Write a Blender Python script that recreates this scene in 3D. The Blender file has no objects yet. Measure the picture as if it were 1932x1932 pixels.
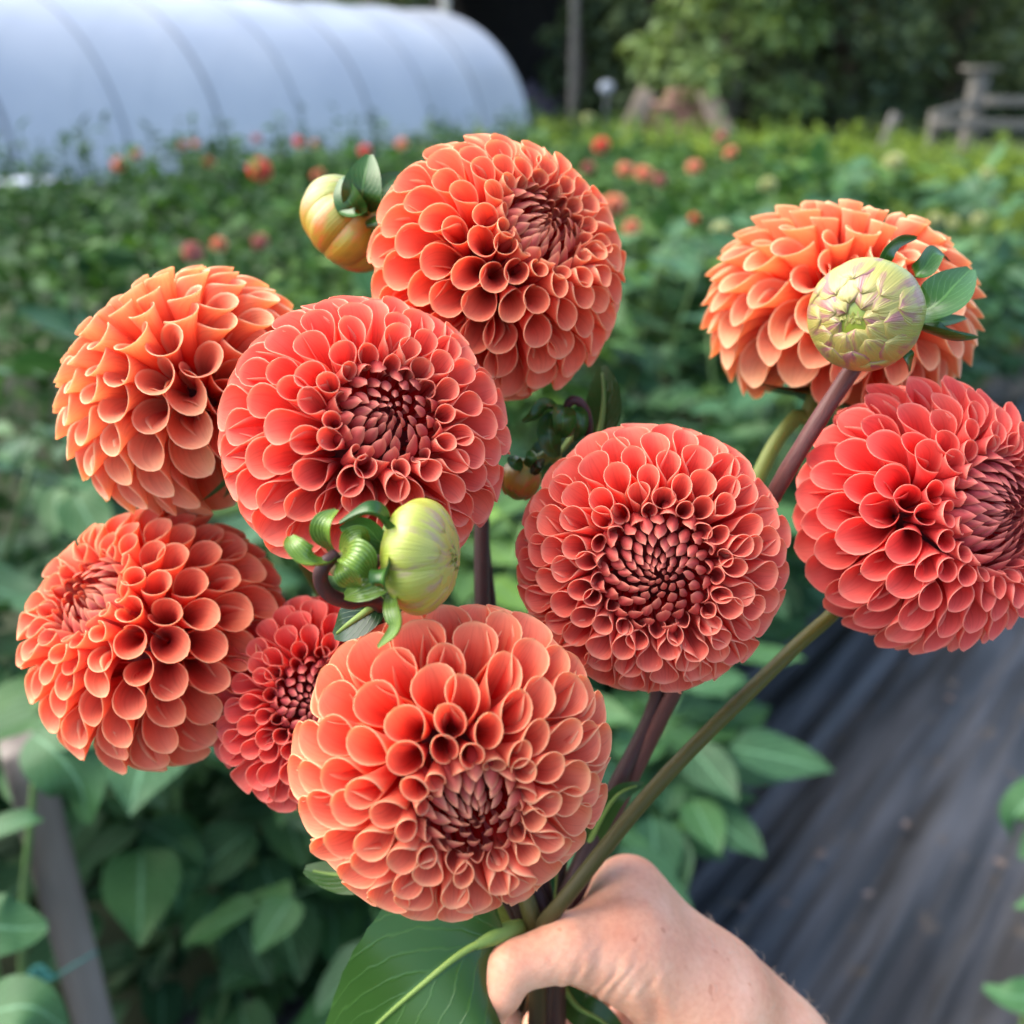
import bpy, math, random
import numpy as np
from mathutils import Vector, Matrix, noise as mnoise

R_ = math.radians
SC = bpy.context.scene
COL = SC.collection
random.seed(7)
rng = np.random.default_rng(11)

# ------------------------------------------------------------------ camera
TAN = 0.52
PITCH = R_(24)
CAM = np.array([0.0, 0.0, 1.5])
CX = np.array([1.0, 0, 0])
CU = np.array([0, math.sin(PITCH), math.cos(PITCH)])
CF = np.array([0, math.cos(PITCH), -math.sin(PITCH)])
cam_d = bpy.data.cameras.new('camera')
cam = bpy.data.objects.new('camera', cam_d)
COL.objects.link(cam)
cam.location = CAM
cam.rotation_euler = (R_(90) - PITCH, 0, 0)
cam_d.sensor_width = 36
cam_d.lens = 18 / TAN
cam_d.clip_start = 0.02
cam_d.clip_end = 600
cam_d.dof.use_dof = True
cam_d.dof.focus_distance = 0.292
cam_d.dof.aperture_fstop = 8.0
SC.camera = cam

# ------------------------------------------------------------------ sky, sun, exposure
SUN_EL, SUN_AZ = R_(50), R_(-80)          # azimuth: from +Y towards +X
w = bpy.data.worlds.new('World')
SC.world = w
w.use_nodes = True
nt = w.node_tree
sky = nt.nodes.new('ShaderNodeTexSky')
sky.sky_type = 'NISHITA'
sky.sun_disc = False
sky.sun_elevation = SUN_EL
sky.sun_rotation = SUN_AZ
sky.air_density = 1.0
sky.dust_density = 2.5
sky.ozone_density = 1.0
bg = nt.nodes['Background']
bg.inputs['Strength'].default_value = 0.14
nt.links.new(sky.outputs[0], bg.inputs['Color'])
sun_d = bpy.data.lights.new('sun', 'SUN')
sun_d.energy = 2.0
sun_d.angle = R_(70)
sun_d.color = (1.0, 0.93, 0.84)
sun = bpy.data.objects.new('sun', sun_d)
COL.objects.link(sun)
sd = Vector((math.sin(SUN_AZ) * math.cos(SUN_EL), math.cos(SUN_AZ) * math.cos(SUN_EL), math.sin(SUN_EL)))
sun.rotation_euler = sd.to_track_quat('Z', 'Y').to_euler()
sun.location = (0, 0, 20)
SC.view_settings.view_transform = 'Standard'
SC.view_settings.look = 'None'
SC.view_settings.exposure = 1.93
SC.view_settings.gamma = 1
SC.cycles.use_denoising = True
SC.cycles.max_bounces = 12
SC.cycles.diffuse_bounces = 8
SC.cycles.transmission_bounces = 6
SC.cycles.transparent_max_bounces = 8


# ------------------------------------------------------------------ helpers
def P(px, py, d):
    """a pixel of a 1932 px wide picture at depth d along the view axis, as a point in the world"""
    return CAM + d * ((px - 966) / 966 * TAN * CX + (966 - py) / 966 * TAN * CU + CF)


def D(x, y, z):
    v = x * CX + y * CU - z * CF
    return v / np.linalg.norm(v)


def nrm(v):
    v = np.asarray(v, float)
    return v / (np.linalg.norm(v, axis=-1, keepdims=True) + 1e-12)


def smooth(a, b, x):
    t = np.clip((x - a) / (b - a), 0, 1)
    return t * t * (3 - 2 * t)


def mesh_from(name, V, F, attrs=None, uv=None, smooth_shade=True):
    """V (n,3); F list of quads (m,4) or triangles (m,3); attrs {name: per-vertex floats}; uv per vertex (n,2)"""
    V = np.asarray(V, np.float32)
    F = np.asarray(F, np.int32)
    me = bpy.data.meshes.new(name)
    k = F.shape[1]
    me.vertices.add(len(V))
    me.vertices.foreach_set('co', V.ravel())
    me.loops.add(F.size)
    me.loops.foreach_set('vertex_index', F.ravel())
    me.polygons.add(len(F))
    me.polygons.foreach_set('loop_start', np.arange(0, F.size, k, dtype=np.int32))
    me.polygons.foreach_set('loop_total', np.full(len(F), k, np.int32))
    me.update(calc_edges=True)
    if smooth_shade:
        me.polygons.foreach_set('use_smooth', np.ones(len(F), bool))
    for an, av in (attrs or {}).items():
        a = me.attributes.new(an, 'FLOAT', 'POINT')
        a.data.foreach_set('value', np.asarray(av, np.float32))
    if uv is not None:
        l = me.uv_layers.new(name='UVMap')
        l.data.foreach_set('uv', np.asarray(uv, np.float32)[F.ravel()].ravel())
    me.update()
    return me


def tag(o, label=None, cat=None, group=None, kind=None):
    if label: o['label'] = label
    if cat: o['category'] = cat
    if group: o['group'] = group
    if kind: o['kind'] = kind
    return o


def put(name, me, mat=None, parent=None):
    o = bpy.data.objects.new(name, me)
    COL.objects.link(o)
    if mat is not None and me is not None and not me.materials:
        me.materials.append(mat)
    if parent is not None:
        o.parent = parent
    return o


def empty(name, loc):
    o = bpy.data.objects.new(name, None)
    o.empty_display_size = 0.05
    o.location = loc
    COL.objects.link(o)
    return o


def adopt(child, parent):
    """parent a mesh made in world coordinates to an unrotated empty"""
    child.parent = parent
    child.location = -Vector(parent.location)
    return child


class MB:
    """collects quads"""
    def __init__(s):
        s.V, s.F, s.n, s.UV, s.A = [], [], 0, [], {}

    def add(s, V, F, uv=None, **at):
        V = np.asarray(V, float)
        s.V.append(V); s.F.append(np.asarray(F) + s.n)
        s.UV.append(np.zeros((len(V), 2)) if uv is None else np.asarray(uv, float))
        for k in at: s.A.setdefault(k, [])
        for k in s.A:
            a = at.get(k, 0.0)
            have = sum(len(q) for q in s.A[k])
            if have < s.n: s.A[k].append(np.zeros(s.n - have))
            s.A[k].append(np.full(len(V), a) if np.isscalar(a) else np.asarray(a, float))
        s.n += len(V)
        return s

    def box(s, c, size, rot=None, **at):
        x, y, z = np.array(size) / 2
        V = np.array([[-x, -y, -z], [x, -y, -z], [x, y, -z], [-x, y, -z], [-x, -y, z], [x, -y, z], [x, y, z], [-x, y, z]])
        if rot is not None: V = V @ np.array(rot).T
        F = [[0, 3, 2, 1], [4, 5, 6, 7], [0, 1, 5, 4], [1, 2, 6, 5], [2, 3, 7, 6], [3, 0, 4, 7]]
        return s.add(V + np.array(c), F, **at)

    def mesh(s, name, sm=True):
        at = {k: np.concatenate(v) for k, v in s.A.items()}
        return mesh_from(name, np.concatenate(s.V), np.concatenate(s.F), at, np.concatenate(s.UV), sm)

    def build(s, name, mat, parent=None, sm=True):
        return put(name, s.mesh(name, sm), mat, parent)


def grid_faces(nu, nv, wrap=False):
    i = np.arange(nu - 1)[:, None]
    j = np.arange(nv if wrap else nv - 1)[None, :]
    j2 = (j + 1) % nv
    f = np.stack([i * nv + j, i * nv + j2, (i + 1) * nv + j2, (i + 1) * nv + j], -1)
    return f.reshape(-1, 4)


def spline(pts, n):
    """Catmull-Rom through pts (k, m) at n samples"""
    p = np.asarray(pts, float)
    p = np.vstack([2 * p[0] - p[1], p, 2 * p[-1] - p[-2]])
    k = len(p) - 3
    t = np.linspace(0, k, n)
    i = np.minimum(t.astype(int), k - 1)
    f = (t - i)[:, None]
    a, b, c, d = p[i], p[i + 1], p[i + 2], p[i + 3]
    return .5 * (2 * b + (c - a) * f + (2 * a - 5 * b + 4 * c - d) * f ** 2 + (3 * b - a - 3 * c + d) * f ** 3)


def tube(mb, pts, radii, n=24, seg=14, caps=True, bump=0.0, seed=0):
    q = spline(np.column_stack([np.asarray(pts, float), np.asarray(radii, float)]), n)
    c, r = q[:, :3], np.maximum(q[:, 3], 1e-5)
    T = nrm(np.gradient(c, axis=0))
    ref = np.array([0.13, 0.21, 0.97]) if abs(T[0][2]) < .9 else np.array([1.0, .1, 0])
    N = nrm(np.cross(T[0], ref))
    fr = []
    for t in T:
        N = nrm(N - t * np.dot(N, t))
        fr.append((N, np.cross(t, N)))
    a = np.linspace(0, 2 * math.pi, seg, endpoint=False)
    V = []
    for i in range(n):
        rr = r[i] * (1 + bump * np.sin(a * 5 + seed + .15 * i) * .5 + bump * .6 * math.sin(i * 1.7 + seed))
        V.append(c[i] + rr[:, None] * (np.cos(a)[:, None] * fr[i][0] + np.sin(a)[:, None] * fr[i][1]))
    if caps:
        V = [np.repeat(c[:1], seg, 0)] + V + [np.repeat(c[-1:], seg, 0)]
    m = len(V)
    uv = np.column_stack([np.repeat(np.linspace(0, 1, m), seg), np.tile(np.linspace(0, 1, seg), m)])
    return mb.add(np.concatenate(V), grid_faces(m, seg, True), uv)


# ------------------------------------------------------------------ materials
def new_mat(name):
    m = bpy.data.materials.new(name)
    m.use_nodes = True
    return m, m.node_tree.nodes, m.node_tree.links, m.node_tree.nodes['Principled BSDF']


def N(nd, t, **kw):
    n = nd.new(t)
    for k, v in kw.items():
        if k in n.inputs:
            n.inputs[k].default_value = v
        else:
            setattr(n, k, v)
    return n


def ramp(nd, stops, interp='LINEAR'):
    r = nd.new('ShaderNodeValToRGB')
    r.color_ramp.interpolation = interp
    e = r.color_ramp.elements
    while len(e) < len(stops): e.new(.5)
    for q, (p, c) in zip(e, stops):
        q.position = p
        q.color = (*c, 1) if len(c) == 3 else c
    return r


def mix(nd, lk, a, b, f, mode='MIX'):
    m = nd.new('ShaderNodeMix')
    m.data_type = 'RGBA'
    m.blend_type = mode
    for s, v in ((0, f), (6, a), (7, b)):
        if hasattr(v, 'is_linked') or isinstance(v, bpy.types.NodeSocket): lk.new(v, m.inputs[s])
        elif s == 0: m.inputs[s].default_value = v
        else: m.inputs[s].default_value = (*v, 1)
    return m.outputs[2]


def simple(name, col, rough=.6, noise=None, bump=0, col2=None, scale=20, spec=.4):
    m, nd, lk, b = new_mat(name)
    b.inputs['Base Color'].default_value = (*col, 1)
    b.inputs['Roughness'].default_value = rough
    b.inputs['Specular IOR Level'].default_value = spec
    tc = nd.new('ShaderNodeTexCoord')
    n = N(nd, 'ShaderNodeTexNoise', Scale=scale, Detail=6.0)
    lk.new(tc.outputs['Object'], n.inputs['Vector'])
    if col2:
        r = ramp(nd, [(.35, col), (.65, col2)])
        lk.new(n.outputs['Fac'], r.inputs[0])
        lk.new(r.outputs[0], b.inputs['Base Color'])
    if bump:
        bp = N(nd, 'ShaderNodeBump', Strength=bump, Distance=.01)
        lk.new(n.outputs['Fac'], bp.inputs['Height'])
        lk.new(bp.outputs[0], b.inputs['Normal'])
    return m


def translucent(m, nd, lk, b, color_out, fac, tint=(1, 1, 1), gain=1.0):
    """mix the principled surface with light passing through the tissue"""
    out = nd['Material Output']
    tr = nd.new('ShaderNodeBsdfTranslucent')
    c = mix(nd, lk, color_out, tint, 1.0, 'MULTIPLY')
    lk.new(c, tr.inputs['Color'])
    ms = nd.new('ShaderNodeMixShader')
    ms.inputs[0].default_value = fac
    lk.new(b.outputs[0], ms.inputs[1])
    lk.new(tr.outputs[0], ms.inputs[2])
    lk.new(ms.outputs[0], out.inputs['Surface'])


def attr(nd, name):
    a = nd.new('ShaderNodeAttribute')
    a.attribute_name = name
    return a


def petal_material(name, throat, mid, tip, rim, dusk, trans=.5):
    m, nd, lk, b = new_mat(name)
    uv = nd.new('ShaderNodeUVMap')
    al, side, rm, dk, tn = (attr(nd, k) for k in ('along', 'side', 'rim', 'dusk', 'tone'))
    inner = ramp(nd, [(0.0, throat), (.42, throat), (.68, mid), (1.0, tip)])
    outer = ramp(nd, [(0.0, throat), (.30, mid), (.72, [c * .5 + d * .5 for c, d in zip(mid, tip)]), (1.0, tip)])
    lk.new(al.outputs['Fac'], inner.inputs[0]); lk.new(al.outputs['Fac'], outer.inputs[0])
    c = mix(nd, lk, inner.outputs[0], outer.outputs[0], side.outputs['Fac'])
    # fine lengthwise veins and mottling
    mp = nd.new('ShaderNodeMapping'); mp.inputs['Scale'].default_value = (1.6, 26, 1)
    lk.new(uv.outputs[0], mp.inputs[0])
    no = N(nd, 'ShaderNodeTexNoise', Scale=1.0, Detail=5.0)
    lk.new(mp.outputs[0], no.inputs['Vector'])
    vr = ramp(nd, [(.25, (.72, .62, .66)), (.5, (1, 1, 1)), (.78, (1.0, 1.12, 1.12))])
    lk.new(no.outputs['Fac'], vr.inputs[0])
    c = mix(nd, lk, c, vr.outputs[0], .55, 'MULTIPLY')
    tr_ = ramp(nd, [(0, (.94, .84, .86)), (.5, (1, 1, 1)), (1, (1.0, 1.18, 1.1))])
    lk.new(tn.outputs['Fac'], tr_.inputs[0])
    c = mix(nd, lk, c, tr_.outputs[0], .8, 'MULTIPLY')
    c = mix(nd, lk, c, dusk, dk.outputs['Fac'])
    rf = nd.new('ShaderNodeMath'); rf.operation = 'MULTIPLY'; rf.inputs[1].default_value = .92
    lk.new(rm.outputs['Fac'], rf.inputs[0])
    c = mix(nd, lk, c, rim, rf.outputs[0])
    lk.new(c, b.inputs['Base Color'])
    b.inputs['Roughness'].default_value = .52
    b.inputs['Specular IOR Level'].default_value = .28
    b.inputs['Sheen Weight'].default_value = .08
    b.inputs['Sheen Roughness'].default_value = .4
    bp = N(nd, 'ShaderNodeBump', Strength=.25, Distance=.0006)
    lk.new(no.outputs['Fac'], bp.inputs['Height']); lk.new(bp.outputs[0], b.inputs['Normal'])
    translucent(m, nd, lk, b, c, trans, (1.0, 1.0, .95))
    return m


def leaf_material(name, base, vein, back=None, trans=.25, rough=.42, island=True, var=.35, gloss=.4):
    m, nd, lk, b = new_mat(name)
    uv = nd.new('ShaderNodeUVMap')
    sp = nd.new('ShaderNodeSeparateXYZ'); lk.new(uv.outputs[0], sp.inputs[0])   # x along, y across -1..1
    ab = nd.new('ShaderNodeMath'); ab.operation = 'ABSOLUTE'; lk.new(sp.outputs[1], ab.inputs[0])
    mr = ramp(nd, [(0.0, (1, 1, 1)), (.035, (.9, .9, .9)), (.07, (0, 0, 0))])
    lk.new(ab.outputs[0], mr.inputs[0])
    # side veins: slanted bands  along*k - |across|*j, warped
    no = N(nd, 'ShaderNodeTexNoise', Scale=5.0, Detail=3.0); lk.new(uv.outputs[0], no.inputs['Vector'])
    k1 = nd.new('ShaderNodeMath'); k1.operation = 'MULTIPLY_ADD'; k1.inputs[1].default_value = -.55
    lk.new(ab.outputs[0], k1.inputs[0]); lk.new(sp.outputs[0], k1.inputs[2])
    k2 = nd.new('ShaderNodeMath'); k2.operation = 'MULTIPLY_ADD'; k2.inputs[1].default_value = .10
    lk.new(no.outputs['Fac'], k2.inputs[0]); lk.new(k1.outputs[0], k2.inputs[2])
    k3 = nd.new('ShaderNodeMath'); k3.operation = 'MULTIPLY'; k3.inputs[1].default_value = 6.5
    lk.new(k2.outputs[0], k3.inputs[0])
    k4 = nd.new('ShaderNodeMath'); k4.operation = 'PINGPONG'; k4.inputs[1].default_value = .5
    lk.new(k3.outputs[0], k4.inputs[0])
    vr = ramp(nd, [(0.0, (.75, .75, .75)), (.05, (.3, .3, .3)), (.1, (0, 0, 0))])
    lk.new(k4.outputs[0], vr.inputs[0])
    vm = mix(nd, lk, mr.outputs[0], vr.outputs[0], 1.0, 'LIGHTEN')
    tc = nd.new('ShaderNodeTexCoord')
    n2 = N(nd, 'ShaderNodeTexNoise', Scale=30.0, Detail=4.0); lk.new(tc.outputs['Object'], n2.inputs['Vector'])
    c0 = mix(nd, lk, base, [x * .62 for x in base], n2.outputs['Fac'])
    if island:
        g = nd.new('ShaderNodeNewGeometry')
        r = ramp(nd, [(0, (1 - var, 1 - var, 1 - var * .6)), (.5, (1, 1, 1)), (1, (1 + var * 1.6, 1 + var, 1 + var * .2))])
        lk.new(g.outputs['Random Per Island'], r.inputs[0])
        c0 = mix(nd, lk, c0, r.outputs[0], 1.0, 'MULTIPLY')
    c = mix(nd, lk, c0, vein, vm)
    lk.new(c, b.inputs['Base Color'])
    b.inputs['Roughness'].default_value = rough
    b.inputs['Specular IOR Level'].default_value = gloss
    bp = N(nd, 'ShaderNodeBump', Strength=.22, Distance=.0008)
    bp.invert = True
    lk.new(vm, bp.inputs['Height']); lk.new(bp.outputs[0], b.inputs['Normal'])
    translucent(m, nd, lk, b, c, trans, (1.0, 1.0, .5))
    return m


def stem_material(name, c1, c2, streak=.5, rough=.45):
    m, nd, lk, b = new_mat(name)
    uv = nd.new('ShaderNodeUVMap')
    sp = nd.new('ShaderNodeSeparateXYZ'); lk.new(uv.outputs[0], sp.inputs[0])
    r = ramp(nd, [(.02 if 'reddish' in name else .1, c1), (.16 if 'reddish' in name else .9, c2)])
    lk.new(sp.outputs[0], r.inputs[0])
    mp = nd.new('ShaderNodeMapping'); mp.inputs['Scale'].default_value = (60, 30, 1); lk.new(uv.outputs[0], mp.inputs[0])
    n = N(nd, 'ShaderNodeTexNoise', Scale=1.0, Detail=4.0); lk.new(mp.outputs[0], n.inputs['Vector'])
    q = ramp(nd, [(.3, (.75, .72, .72)), (.55, (1, 1, 1)), (.72, (1.25, 1.15, 1.1)), (.78, (2.0, 1.7, 1.6))])
    lk.new(n.outputs['Fac'], q.inputs[0])
    c = mix(nd, lk, r.outputs[0], q.outputs[0], streak, 'MULTIPLY')
    lk.new(c, b.inputs['Base Color'])
    b.inputs['Roughness'].default_value = rough
    b.inputs['Specular IOR Level'].default_value = .22
    bp = N(nd, 'ShaderNodeBump', Strength=.3, Distance=.0005)
    lk.new(n.outputs['Fac'], bp.inputs['Height']); lk.new(bp.outputs[0], b.inputs['Normal'])
    return m


M = {}
TH, MI = (.78, .018, .022), (.86, .105, .058)
M['coral'] = petal_material('coral_petal', (.93, .018, .024), (.94, .110, .082), (.96, .255, .170), (1.0, .56, .38), (.54, .105, .105))
M['coral_orange'] = petal_material('orange_coral_petal', (.94, .024, .020), (.95, .145, .082), (.97, .34, .190), (1.0, .66, .38), (.58, .135, .125))
M['red_coral'] = petal_material('red_coral_petal', (.92, .014, .030), (.93, .090, .084), (.95, .205, .160), (.99, .45, .33), (.44, .090, .110))
M['apricot'] = petal_material('apricot_petal', (.95, .060, .030), (.96, .30, .165), (.97, .51, .295), (1.0, .76, .48), (.66, .24, .16))
M['crimson'] = petal_material('crimson_coral_petal', (.88, .008, .024), (.91, .062, .068), (.93, .135, .110), (.96, .31, .22), (.30, .028, .055))
M['leaf'] = leaf_material('bouquet_leaf', (.030, .092, .012), (.042, .112, .020), trans=.15, rough=.32, island=False)
M['dark_leaf'] = leaf_material('dark_bouquet_leaf', (.014, .045, .012), (.045, .10, .03), trans=.08, rough=.3, island=False)
M['sepal'] = leaf_material('bud_sepal', (.040, .120, .018), (.07, .17, .035), trans=.15, rough=.3, island=False)
M['field_leaf'] = leaf_material('field_leaf', (.075, .175, .036), (.10, .21, .09), trans=.25, rough=.62, var=.5, gloss=.18)
M['dark_field_leaf'] = leaf_material('dark_field_leaf', (.034, .098, .022), (.04, .10, .04), trans=.22, rough=.65, var=.6, gloss=.15)
M['near_leaf'] = leaf_material('near_leaf', (.036, .112, .034), (.10, .22, .11), trans=.2, rough=.55, var=.4, gloss=.28)
M['light_leaf'] = leaf_material('light_field_leaf', (.165, .26, .034), (.17, .29, .09), trans=.3, rough=.62, var=.5, gloss=.15)
M['tree_leaf'] = leaf_material('tree_leaf', (.105, .165, .085), (.10, .16, .08), trans=.35, rough=.6, var=.5, gloss=.25)
M['tree_leaf_light'] = leaf_material('light_tree_leaf', (.17, .27, .085), (.16, .25, .09), trans=.25, rough=.6, var=.45, gloss=.25)
M['stem_olive'] = stem_material('olive_stem', (.115, .115, .020), (.042, .028, .014))
M['stem_green'] = stem_material('green_stem', (.20, .25, .05), (.15, .19, .04), .3)
M['stem_red'] = stem_material('reddish_stem', (.15, .10, .045), (.105, .040, .034), .8)
M['stem_dark'] = stem_material('dark_purple_stem', (.06, .028, .028), (.05, .026, .022))
M['stem_field'] = simple('field_stem', (.10, .19, .05), .6, col2=(.07, .12, .04))
M['bark'] = simple('bark', (.07, .055, .042), .9, bump=.5, col2=(.12, .10, .08), scale=9)


# ------------------------------------------------------------------ ground and path
ROW = nrm(np.array([.63, .78, 0]))           # direction the beds run
ACR = np.array([-ROW[1], ROW[0], 0])         # across, to the left
ORG = np.array([.26, 1.59, 0])


def W(a, b, z=0.0):
    return ORG + a * ROW + b * ACR + np.array([0, 0, z])


g = MB()
n = 60
xs = np.linspace(-120, 120, n)
X, Y = np.meshgrid(xs, xs + 60, indexing='ij')
g.add(np.column_stack([X.ravel(), Y.ravel(), np.zeros(n * n)]), grid_faces(n, n))
M['soil'] = simple('soil_and_grass', (.035, .045, .022), .95, bump=.6, col2=(.06, .075, .03), scale=1.5)
tag(g.build('ground', M['soil']), 'dark soil and short grass under the beds', kind='structure')

# woven black ground cover: a wrinkled sheet along the row
m, nd, lk, b = new_mat('woven_ground_fabric')
tc = nd.new('ShaderNodeTexCoord')
mp = nd.new('ShaderNodeMapping'); mp.inputs['Rotation'].default_value = (0, 0, -math.atan2(ROW[1], ROW[0]))
lk.new(tc.outputs['Object'], mp.inputs[0])
mp2 = nd.new('ShaderNodeMapping'); mp2.inputs['Scale'].default_value = (1.1, 9, 1); lk.new(mp.outputs[0], mp2.inputs[0])
# rotate first, then stretch
n1 = N(nd, 'ShaderNodeTexNoise', Scale=1.6, Detail=6.0); lk.new(mp2.outputs[0], n1.inputs['Vector'])
r1 = ramp(nd, [(.36, (.010, .008, .007)), (.45, (.016, .016, .017)), (.56, (.034, .034, .037)), (.70, (.056, .057, .063))])
lk.new(n1.outputs['Fac'], r1.inputs[0])
n3 = N(nd, 'ShaderNodeTexNoise', Scale=14.0, Detail=4.0); lk.new(mp.outputs[0], n3.inputs['Vector'])
r3 = ramp(nd, [(.62, (0, 0, 0)), (.75, (1, 1, 1))]); lk.new(n3.outputs['Fac'], r3.inputs[0])
cc = mix(nd, lk, r1.outputs[0], (.075, .055, .035), r3.outputs[0])
lk.new(cc, b.inputs['Base Color'])
b.inputs['Roughness'].default_value = .55
b.inputs['Specular IOR Level'].default_value = .5
wv = N(nd, 'ShaderNodeTexWave', Scale=160.0, Distortion=1.0); lk.new(mp.outputs[0], wv.inputs['Vector'])
bp = N(nd, 'ShaderNodeBump', Strength=.2, Distance=.001); lk.new(wv.outputs['Fac'], bp.inputs['Height'])
bp2 = N(nd, 'ShaderNodeBump', Strength=.8, Distance=.02); lk.new(n1.outputs['Fac'], bp2.inputs['Height'])
lk.new(bp.outputs[0], bp2.inputs['Normal']); lk.new(bp2.outputs[0], b.inputs['Normal'])
M['fabric'] = m
na, nb = 160, 260
A = np.linspace(-3.5, 10, na); B = np.linspace(.42, -1.25, nb)
Vp = []
for a in A:
    for bb in B:
        z = .012 + .026 * mnoise.noise(Vector((a * .55, bb * 9, 1))) + .016 * mnoise.noise(Vector((a * .9, bb * 22, 5))) \
            + .02 * abs(mnoise.noise(Vector((a * .35, bb * 4.2, 9))))
        Vp.append(W(a, bb, max(z, .005)))
path = put('path', mesh_from('path', Vp, grid_faces(na, nb)), M['fabric'])
tag(path, 'dark woven ground fabric laid along the path', kind='structure')

# bits of dry leaf and petals on the fabric
M['litter'] = simple('dry_leaf_litter', (.10, .065, .045), .8, col2=(.15, .12, .11), scale=30)
for i, (px, py, c) in enumerate([(1705, 1568, 'pale'), (1545, 1625, 'pale'), (1962 - 80, 1640, 'pale'), (1633, 1700, 'tan'), (1480, 1718, 'tan'),
                                 (1400, 1726, 'tan'), (1790, 1330, 'brown')]):
    ray = P(px, py, 1) - CAM
    pt = CAM + ray * (1.47 / -ray[2])
    mb = MB()
    u, v = np.meshgrid(np.linspace(-1, 1, 7), np.linspace(-1, 1, 5), indexing='ij')
    s = .011 + .006 * random.random()
    wd = np.sqrt(np.clip(1 - u ** 2, 0, 1)) * .55
    L = np.column_stack([(u * s).ravel(), (v * wd * s).ravel(), (.012 * (v * wd) ** 2 + .006 * u ** 2 + .004).ravel()])
    an = random.random() * 6.28
    Rz = np.array([[math.cos(an), -math.sin(an), 0], [math.sin(an), math.cos(an), 0], [0, 0, 1]])
    mb.add(L @ Rz.T + pt + [0, 0, .012], grid_faces(7, 5))
    lab = ['pale curled petal lying on the fabric beside the middle streak', 'pinkish fallen petal on the fabric above the wrist', 'pale petal on the fabric near the right edge',
           'tan dry leaf scrap in a brown fabric crease', 'pinkish scrap of dry leaf above the forearm', 'small brown scrap on the fabric close to the knuckle',
           'brown leaf scrap at the far upper end of the visible path'][i]
    tag(mb.build('fallen_petal' if c == 'pale' else 'dry_leaf', M['litter']), lab, 'petal' if c == 'pale' else 'leaf', 'scraps lying on the path')


# ------------------------------------------------------------------ leaves: clouds of single and compound leaves
def leaf_template(nu=5, nv=3, width=.42, fold=.18, droop=.22, wave=0.0, pw=.62):
    u, v = np.meshgrid(np.linspace(0, 1, nu), np.linspace(-1, 1, nv), indexing='ij')
    wd = width * (np.sin(np.pi * np.clip(u, 0, 1) ** pw) ** .8) * .5 + .004
    x = u
    y = v * wd
    z = fold * np.abs(v) * wd * 2 - droop * u ** 2 + wave * np.sin(u * 9) * np.abs(v) * .05
    return np.column_stack([x.ravel(), y.ravel(), z.ravel()]), grid_faces(nu, nv), np.column_stack([u.ravel(), v.ravel()])


def scatter_leaves(pos, dirs, ups, size, tpl):
    """copies of a leaf template: returns V, F, uv"""
    T, F, uv = tpl
    dirs = nrm(dirs)
    side = nrm(np.cross(ups, dirs))
    up = np.cross(dirs, side)
    V = pos[:, None, :] + size[:, None, None] * (T[None, :, 0:1] * dirs[:, None, :] + T[None, :, 1:2] * side[:, None, :] + T[None, :, 2:3] * up[:, None, :])
    n, k = len(pos), len(T)
    FF = F[None] + (np.arange(n) * k)[:, None, None]
    return V.reshape(-1, 3), FF.reshape(-1, 4), np.tile(uv, (n, 1))


def rand_dirs(n, zmin=-.3, zmax=.5, r=rng):
    a = r.uniform(0, 2 * np.pi, n)
    z = r.uniform(zmin, zmax, n)
    h = np.sqrt(1 - z ** 2)
    return np.column_stack([h * np.cos(a), h * np.sin(a), z])


def ups_for(n, spread=.5, r=rng):
    return nrm(np.array([0, 0, 1.0]) + r.normal(0, spread, (n, 3)))


def crop_cloud(name, label, mat, a0, a1, b0, b1, h, per_m2, size, test=None, seed=0, spikes=0):
    """a mass of leaves standing over one stretch of bed, its top uneven, with upright shoots"""
    r = np.random.default_rng(seed)
    nn = int(abs(a1 - a0) * abs(b1 - b0) * per_m2)
    a = r.uniform(a0, a1, nn); b = r.uniform(b0, b1, nn)
    top = np.array([h * (1 + .20 * mnoise.noise(Vector((x * 1.1, y * 1.5, seed))) + .13 * mnoise.noise(Vector((x * 4, y * 4, seed + 3)))) for x, y in zip(a, b)])
    f = 1 - r.random(nn) ** 1.9 * .85
    z = top * f
    pos = ORG + a[:, None] * ROW + b[:, None] * ACR
    pos[:, 2] = z
    if test is not None:
        k = test(pos); pos = pos[k]
    nn = len(pos)
    mb = MB()
    V, F, uv = scatter_leaves(pos, rand_dirs(nn, -.6, .45, r), ups_for(nn, .45, r), r.uniform(*size, nn), leaf_template())
    mb.add(V, F, uv)
    # shoots
    ns = int(spikes * abs(a1 - a0) * abs(b1 - b0))
    for i in range(ns):
        aa, bb = r.uniform(a0, a1), r.uniform(b0, b1)
        p = W(aa, bb)
        if test is not None and not test(p[None])[0]: continue
        hh = h * r.uniform(.95, 1.32)
        q = p + np.array([r.normal(0, .04), r.normal(0, .04), hh])
        m0 = np.array([p[0], p[1], hh * .45])
        tube(mb, [m0, (m0 + q) / 2 + r.normal(0, .01, 3), q], [.004, .003, .0022], 5, 5, False)
        k = 9
        zz = r.uniform(.55, 1.0, k)[:, None]
        V, F, uv = scatter_leaves(m0 + (q - m0) * zz, rand_dirs(k, .1, .9, r), ups_for(k, .3, r), r.uniform(.04, .09, k), leaf_template())
        mb.add(V, F, uv)
    o = mb.build(name, mat)
    return tag(o, label, kind='stuff')


def in_fov(margin=.12, maxd=60):
    def t(p):
        q = p - CAM
        d = q @ CF
        x = q @ CX / np.maximum(d, .01)
        return (d > .2) & (np.abs(x) < TAN + margin + .25 / np.maximum(d, .3)) & (d < maxd)
    return t


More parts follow.
